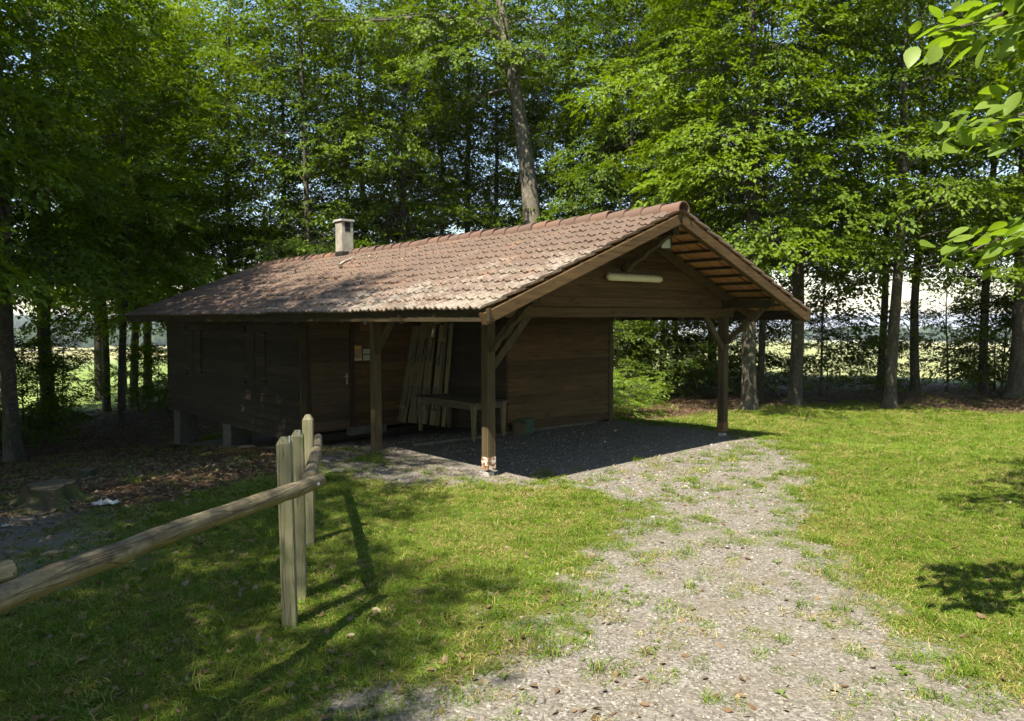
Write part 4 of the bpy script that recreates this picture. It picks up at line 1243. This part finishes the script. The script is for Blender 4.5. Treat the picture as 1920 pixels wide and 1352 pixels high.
clumps = [grass_clump(50 + k) for k in range(5)] + [grass_clump(60 + k, straw=0.6, hgt=(0.008, 0.03)) for k in range(3)] + [grass_clump(70 + k, 40, 0.06, (0.03, 0.085), 1.0, 0.08) for k in range(3)]

def sample(area, n, seed):
    rng = np.random.default_rng(seed)
    x0, x1, y0, y1 = area
    return rng.uniform(x0, x1, n), rng.uniform(y0, y1, n), rng
def in_view(x, y, far):
    dx, dy = x - CAM_POS.x, y - CAM_POS.y
    f = dx * math.sin(yaw) + dy * math.cos(yaw); r = dx * math.cos(yaw) - dy * math.sin(yaw)
    return (f > 2.6) & (f < far) & (np.abs(r) < f * 0.78 + 0.9), f
HUTBOX = lambda x, y: (x > -0.05) & (x < WID + 0.05) & (y > -0.2) & (y < LEN)

xs, ys, rng = sample((-9, 24, -9, 20), 230000, 1)
ok, f = in_view(xs, ys, 27)
gm = gravel_mask(xs, ys); lm = litter_mask(xs, ys); dm = dirt_mask(xs, ys)
patch = fnoise(xs, ys, 0.9); tuft = fnoise(xs + 40, ys, 2.3)
dens = (1 - gm) * (1 - 0.97 * np.clip(lm * 1.3, 0, 1)) * (1 - 0.9 * dm) * (0.55 + 0.8 * patch)
# tufts straying into the gravel of the drive
dens = np.maximum(dens, (1 - under_roof(xs, ys)) * gm * np.where(tuft > 0.57, 0.40, 0.05) * (0.25 + 0.75 * sstep(-6.5, -3.0, ys + 0.2 * xs)))
dens = dens * np.clip(np.where(f < 9, 1.0, (9 / f) ** 1.2), 0, 1) * (1 - HUTBOX(xs, ys))
keep = ok & (rng.random(len(xs)) < dens)
xs, ys, gm, patch = xs[keep], ys[keep], gm[keep], patch[keep]
n = len(xs)
far_s = np.clip(np.hypot(xs - CAM_POS.x, ys - CAM_POS.y) / 9, 1, 1.8)
pick = np.where(rng.random(n) < 0.06 + 0.4 * (patch > 0.57), rng.integers(5, 8, n), rng.integers(0, 5, n))
pick = np.where(rng.random(n) < np.where(gm > 0.5, 0.07, 0.03), rng.integers(8, 11, n), pick)
rot = np.stack([rng.normal(0, .12, n), rng.normal(0, .12, n), rng.uniform(0, 6.28, n)], -1)
scatter('grass', np.stack([xs, ys, H(xs, ys)], -1), rot, rng.uniform(0.75, 1.25, n) * far_s ** 0.6, pick, clumps, 'short mown grass with dry patches around the gravel', 'grass')

# gravel stones
def stone(seed):
    rng = np.random.default_rng(seed)
    u = [(0, 0, 1), (1, 0, 0), (0, 1, 0), (-1, 0, 0), (0, -1, 0), (.6, .6, .55), (-.6, .6, .5), (-.6, -.6, .55), (.6, -.6, .5)]
    v = np.array(u) * rng.uniform(0.65, 1.2, (9, 1)) * [1, rng.uniform(.6, .9), rng.uniform(.4, .65)]
    fc = [(0, 5, 6), (0, 6, 7), (0, 7, 8), (0, 8, 5), (1, 5, 8), (1, 2, 5), (2, 6, 5), (2, 3, 6), (3, 7, 6), (3, 4, 7), (4, 8, 7), (4, 1, 8)]
    return v, fc
def stone_mat(name, lo, hi):
    t = NT(name)
    i = t.n('ShaderNodeObjectInfo')
    c = t.ramp(i.outputs['Random'], [(0.0, lo), (1.0, hi)])
    return t.principled(c, 0.85, None, 0.2)
SM = [stone_mat('stone_grey', (0.085, 0.079, 0.069), (0.26, 0.242, 0.215)), stone_mat('stone_pale', (0.17, 0.155, 0.13), (0.35, 0.325, 0.28)), stone_mat('stone_brown', (0.07, 0.055, 0.04), (0.17, 0.135, 0.10))]
stones = []
for k in range(9):
    v, fc = stone(80 + k)
    stones.append(np_mesh('stone', v, fc, SM[k % 3]))
xs, ys, rng = sample((-8, 6.5, -9, 5.8), 150000, 2)
ok, f = in_view(xs, ys, 17)
gm = gravel_mask(xs, ys)
keep = ok & (rng.random(len(xs)) < np.clip(gm * 1.0 + 0.008, 0, 1) * np.clip((6.5 / f) ** 1.3, 0, 1)) & ~((xs > BOXX) & (ys > BOXY))
xs, ys, f = xs[keep], ys[keep], f[keep]
n = len(xs)
size = np.exp(rng.normal(math.log(0.0075), 0.45, n)) * np.clip(f / 6.5, 1, 1.6)
size = np.clip(size, 0.004, 0.036)
pick = rng.choice(9, n, p=np.array([3, 0.8, 1.6, 3, 0.8, 1.6, 3, 0.8, 1.6]) / 16.2)
scatter('gravel', np.stack([xs, ys, H(xs, ys) + size * 0.1], -1), np.stack([rng.normal(0, .3, n), rng.normal(0, .3, n), rng.uniform(0, 6.28, n)], -1), size, pick, stones, 'loose grey gravel of the drive and porch floor', 'gravel')

# fallen leaves
def dry_leaf(seed):
    rng = np.random.default_rng(seed)
    c = rng.uniform(-.25, .35)
    V = [(-1, 0, 0), (-.45, .45, c * .6), (.2, .5, c), (1, 0, rng.uniform(-.1, .4)), (.2, -.5, c * rng.uniform(.2, 1.2)), (-.45, -.45, c * .5), (-.4, 0, 0), (.25, 0, .03)]
    F = [(0, 6, 1, 1), (1, 6, 7, 2), (2, 7, 3, 3), (3, 7, 4, 4), (4, 7, 6, 5), (5, 6, 0, 0)]
    V = np.array(V)
    tri = [(0, 6, 1), (1, 6, 2), (6, 7, 2), (2, 7, 3), (3, 7, 4), (4, 7, 6), (4, 6, 5), (5, 6, 0)]
    return np_mesh('leaf', V, tri, DRYLEAF, face_attr={'tint': np.full(8, rng.random())})
dls = [dry_leaf(90 + k) for k in range(8)]
xs, ys, rng = sample((-9, 24, -9, 24), 160000, 3)
ok, f = in_view(xs, ys, 28)
lm = litter_mask(xs, ys); ur = under_roof(xs, ys)
dens = 0.95 * lm ** 1.3 + 0.045 + 0.24 * sstep(-2.4, -4.4, xs) * (ys < 1.5) + 0.05 * np.exp(-((xs + 3.3) ** 2 + (ys + 4.0) ** 2) / 0.8)
dens = dens * (1 - 0.8 * ur) * np.clip((11 / f), 0, 1)
keep = ok & (rng.random(len(xs)) < dens) & ~((xs > -0.05) & (xs < WID) & (ys > 5.6) & (ys < LEN))
xs, ys = xs[keep], ys[keep]; n = len(xs)
scatter('fallen_leaves', np.stack([xs, ys, H(xs, ys) + np.where(gravel_mask(xs, ys) > 0.5, rng.uniform(.003, .010, n), rng.uniform(.006, .028, n))], -1), np.stack([rng.normal(0, .35, n), rng.normal(0, .35, n), rng.uniform(0, 6.28, n)], -1),
        rng.uniform(0.018, 0.042, n), rng.integers(0, 8, n), dls, 'brown fallen beech leaves on the ground', 'fallen leaves')
# dry leaves and moss caught on the tiles
rng = np.random.default_rng(4)
n = 420
yy = rng.uniform(1.5, 13.5, n); cc = rng.integers(0, 12, n)
xx = -EAVE_X + (cc * CL + rng.uniform(-0.03, 0.10, n)) * math.cos(SL)
keep = rng.random(n) < 0.15 + 0.85 * np.exp(-((yy - 5.5 - 0.8 * xx) / 2.2) ** 2)
xx, yy = xx[keep], yy[keep]; n = len(xx)
scatter('roof_leaves', np.stack([xx, yy, ZR - np.abs(xx - MX) * TANS + 0.012], -1), np.stack([rng.normal(0, .5, n), np.full(n, -SL) + rng.normal(0, .3, n), rng.uniform(0, 6.28, n)], -1),
        rng.uniform(0.016, 0.034, n), rng.integers(0, 8, n), dls, 'dry leaves caught between the roof tiles', 'fallen leaves')
# broad leaved weeds in the grass
def weed(seed):
    rng = np.random.default_rng(seed)
    V, F, T = [], [], []
    for i in range(rng.integers(6, 10)):
        a = rng.uniform(0, 6.28); l = rng.uniform(.04, .10); w = l * rng.uniform(.14, .25); d = np.array([math.cos(a), math.sin(a), 0]); q = np.array([-d[1], d[0], 0])
        e = rng.uniform(.15, .9)
        p = [np.zeros(3), d * l * .4 + q * w + [0, 0, l * e * .5], d * l + [0, 0, l * e * .6], d * l * .4 - q * w + [0, 0, l * e * .5]]
        k = len(V); V += p; F.append((k, k + 1, k + 2, k + 3)); T.append(rng.random())
    return np_mesh('weed', V, F, WEED, face_attr={'tint': T})
weeds = [weed(110 + k) for k in range(6)]
xs, ys, rng = sample((-8, 14, -8, 8), 26000, 6)
ok, f = in_view(xs, ys, 18)
keep = ok & (rng.random(len(xs)) < np.where(gravel_mask(xs, ys) > .5, .04, .22 * (fnoise(xs, ys, 1.2) > .5)) * (1 - under_roof(xs, ys)) * (1 - HUTBOX(xs, ys)))
xs, ys = xs[keep], ys[keep]; n = len(xs)
scatter('weeds', np.stack([xs, ys, H(xs, ys)], -1), np.stack([np.zeros(n), np.zeros(n), rng.uniform(0, 6.28, n)], -1), rng.uniform(.3, .75, n), rng.integers(0, 6, n), weeds, 'small broad leaved weeds in grass and gravel', 'weeds')
# ------------------------------------------------------------------ near tree whose leafy twigs reach into the view at upper right
BIGLEAF = leaf_mat('walnut_leaf', (0.10, 0.165, 0.016), (0.19, 0.27, 0.035), 0.55, (1.6, 1.6, 0.5), 0.03, 0.5)
def big_leaf(seed):
    rng = np.random.default_rng(seed)
    prof = [(0.0, 0.0), (0.10, 0.16), (0.28, 0.25), (0.50, 0.27), (0.72, 0.20), (0.90, 0.085), (1.0, 0.0)]
    V, F = [], []
    bend, fold, tw = rng.uniform(-.25, -.02), rng.uniform(.05, .25), rng.normal(0, .15)
    for x, w in prof:
        z = bend * x * x
        V += [(x, w, z + fold * w + tw * w * x), (x, 0, z), (x, -w, z + fold * w - tw * w * x)]
    for i in range(len(prof) - 1):
        k = i * 3
        F += [(k, k + 1, k + 4, k + 3), (k + 1, k + 2, k + 5, k + 4)]
    me = np_mesh('leaf', V, F, BIGLEAF, smooth=True, face_attr={'tint': np.full(len(F), rng.random())})
    return me
BL = [big_leaf(200 + k) for k in range(7)]
TX, TY = 2.0, -7.9
tz = float(H(TX, TY))
near = thing('walnut_tree', 'leafy tree whose big bright leaves hang in at the upper right corner', 'tree', (TX, TY, tz))
ntr = grow(51, 8.5, 4.3, 2.5, 0.16, 26, spray=0.7)
add('trunk', ntr[0], near); add('crown', ntr[1], near)
prng = random.Random(77)
def leafy_branch(path, nleaf, size=(0.105, 0.165)):
    P = [Vector(p) - Vector((TX, TY, tz)) for p in path]
    br = MB().tube(P, [0.028 * (1 - 0.88 * i / (len(P) - 1)) + 0.002 for i in range(len(P))], 6).build('branch', BARK, near, True)
    segs = [(P[i + 1] - P[i]).length for i in range(len(P) - 1)]
    first = max(0, len(P) - 5)
    for k in range(nleaf):
        i = prng.choice(range(first, len(P) - 1)); t = prng.random()
        p = P[i].lerp(P[i + 1], t)
        d = (P[i + 1] - P[i]).normalized()
        off = Vector((prng.gauss(0, .11), prng.gauss(0, .11), prng.gauss(-0.02, .07)))
        b = p + off
        az = math.atan2(d.y, d.x) + prng.gauss(0, .7)
        el = prng.gauss(-0.35, .35)
        o = add('leaf', BL[prng.randrange(7)], br, b, (prng.gauss(0, .5), -el, az), None)
        s = prng.uniform(*size); o.scale = (s, s, s)
        MB()
    return br
leafy_branch([(1.9, -7.9, 4.4), (0.6, -7.5, 4.5), (-0.6, -7.2, 4.35), (-1.15, -7.0, 4.12), (-1.44, -6.87, 4.0), (-1.60, -6.74, 3.89), (-1.74, -6.63, 3.81), (-1.86, -6.53, 3.77), (-1.95, -6.45, 3.74)], 100)
leafy_branch([(1.9, -7.9, 3.6), (0.6, -7.5, 3.75), (-0.6, -7.2, 3.6), (-1.2, -7.05, 3.45), (-1.46, -6.89, 3.36), (-1.60, -6.78, 3.29), (-1.70, -6.70, 3.24), (-1.80, -6.61, 3.22), (-1.90, -6.53, 3.20)], 64)
leafy_branch([(1.9, -7.9, 2.9), (0.6, -7.5, 3.1), (-0.6, -7.25, 2.95), (-1.2, -7.08, 2.8), (-1.49, -6.92, 2.71), (-1.62, -6.82, 2.65), (-1.70, -6.75, 2.62), (-1.80, -6.67, 2.57), (-1.88, -6.60, 2.52)], 56)

# low bright shrub by the store corner
shr = grow(61, 0.95, 0.05, 0.75, 0.018, 26, spray=0.30, leafm=BIGLEAF, droop=0.4)
for k, (x, y, s) in enumerate([(8.0, 5.1, 1.0), (8.9, 4.9, 0.85), (7.4, 6.0, 1.1)]):
    plant('leafy_shrub', shr, x, y, s, 2.0 * k, ['low bright green shrub at the foot of the thicket right of the plank wall', 'small low shrub in sun, right of the brightest shrub', 'low shrub half hidden by the plank wall corner'][k], 'shrub')

# far woods and hedges
def far_wood(name, pts, label, seed, rmin, rmax):
    rng = np.random.default_rng(seed)
    ico_v = []
    n, mth = 9, 6
    V, F = [], []
    for (x, y) in pts:
        r = rng.uniform(rmin, rmax); z = float(H(x, y)); k = len(V)
        for i in range(mth):
            th = PI * 0.62 * i / (mth - 1)
            for j in range(n):
                a = 2 * PI * j / n
                q = r * rng.uniform(0.78, 1.15)
                V.append((x + q * math.sin(th) * math.cos(a), y + q * math.sin(th) * math.sin(a), z + r * 0.75 + q * 1.05 * math.cos(th)))
        for i in range(mth - 1):
            for j in range(n):
                F.append((k + i * n + j, k + (i + 1) * n + j, k + (i + 1) * n + (j + 1) % n, k + i * n + (j + 1) % n))
    t = NT('far_foliage')
    nn = t.noise(t.geo(), 0.35, 5, 0.7)
    m = t.principled(t.ramp(nn, [(0.3, (0.016, 0.030, 0.010)), (0.7, (0.050, 0.080, 0.024))]), 0.95, t.bump(nn, 1.0, 2.0), 0.05)
    o = add(name, np_mesh(name, V, F, m))
    return tag(o, label, 'wood', kind='stuff')
rng = np.random.default_rng(8)
pts = [(x, 620 + 0.15 * x + rng.normal(0, 14) + 60 * math.sin(x / 70)) for x in np.arange(-160, 420, 6.0) for q in range(2)]
far_wood('distant_hedge', pts, 'row of far trees beyond the green field at left', 1, 6, 10)
pts = [(x, 1450 + rng.uniform(-180, 180)) for x in np.arange(-500, 1000, 5.0) for q in range(2)]
far_wood('distant_wood', pts, 'wooded ridge on the horizon at left', 2, 10, 17)
pts = [(900 + rng.normal(0, 25) + 0.6 * y, y) for y in np.arange(-500, 700, 9.0)] + [(2300 + rng.normal(0, 120), y) for y in np.arange(-1300, 1600, 14.0)]
far_wood('distant_grove', pts, 'thin dark tree lines on the plain far off at right', 3, 8, 14)

# ------------------------------------------------------------------ summer haze over the plain
hz = NT('haze')
_v = hz.n('ShaderNodeVolumePrincipled')
_v.inputs['Color'].default_value = (0.86, 0.92, 1.0, 1)
_v.inputs['Density'].default_value = 0.00022
_v.inputs['Anisotropy'].default_value = 0.2
hz.l(_v.outputs[0], hz.out.inputs['Volume'])
tag(MB().box(-13000, 13000, -13000, 13000, -125, 26).build('haze', hz.m), 'thin summer haze in the air over the fields', 'haze', kind='stuff')

# ------------------------------------------------------------------ labels that single out the young beeches, counted from the left of the view
ORD = ['first', 'second', 'third', 'fourth', 'fifth', 'sixth', 'seventh', 'eighth', 'ninth', 'tenth']
for grp, where in ((G3, 'young leafy beech from the left in the thicket behind the open porch'),
                   (G4, 'young leafy beech from the left between the trunks at right'),
                   (G5, 'young leafy beech from the left in the shade left of the shelter')):
    obs = [o for o in COL.objects if o.parent is None and o.get('group') == grp]
    def side(o):
        dx, dy = o.location.x - CAM_POS.x, o.location.y - CAM_POS.y
        return (dx * math.cos(yaw) - dy * math.sin(yaw)) / (dx * math.sin(yaw) + dy * math.cos(yaw))
    for k, o in enumerate(sorted(obs, key=side)):
        o['label'] = ORD[k] + ' ' + where
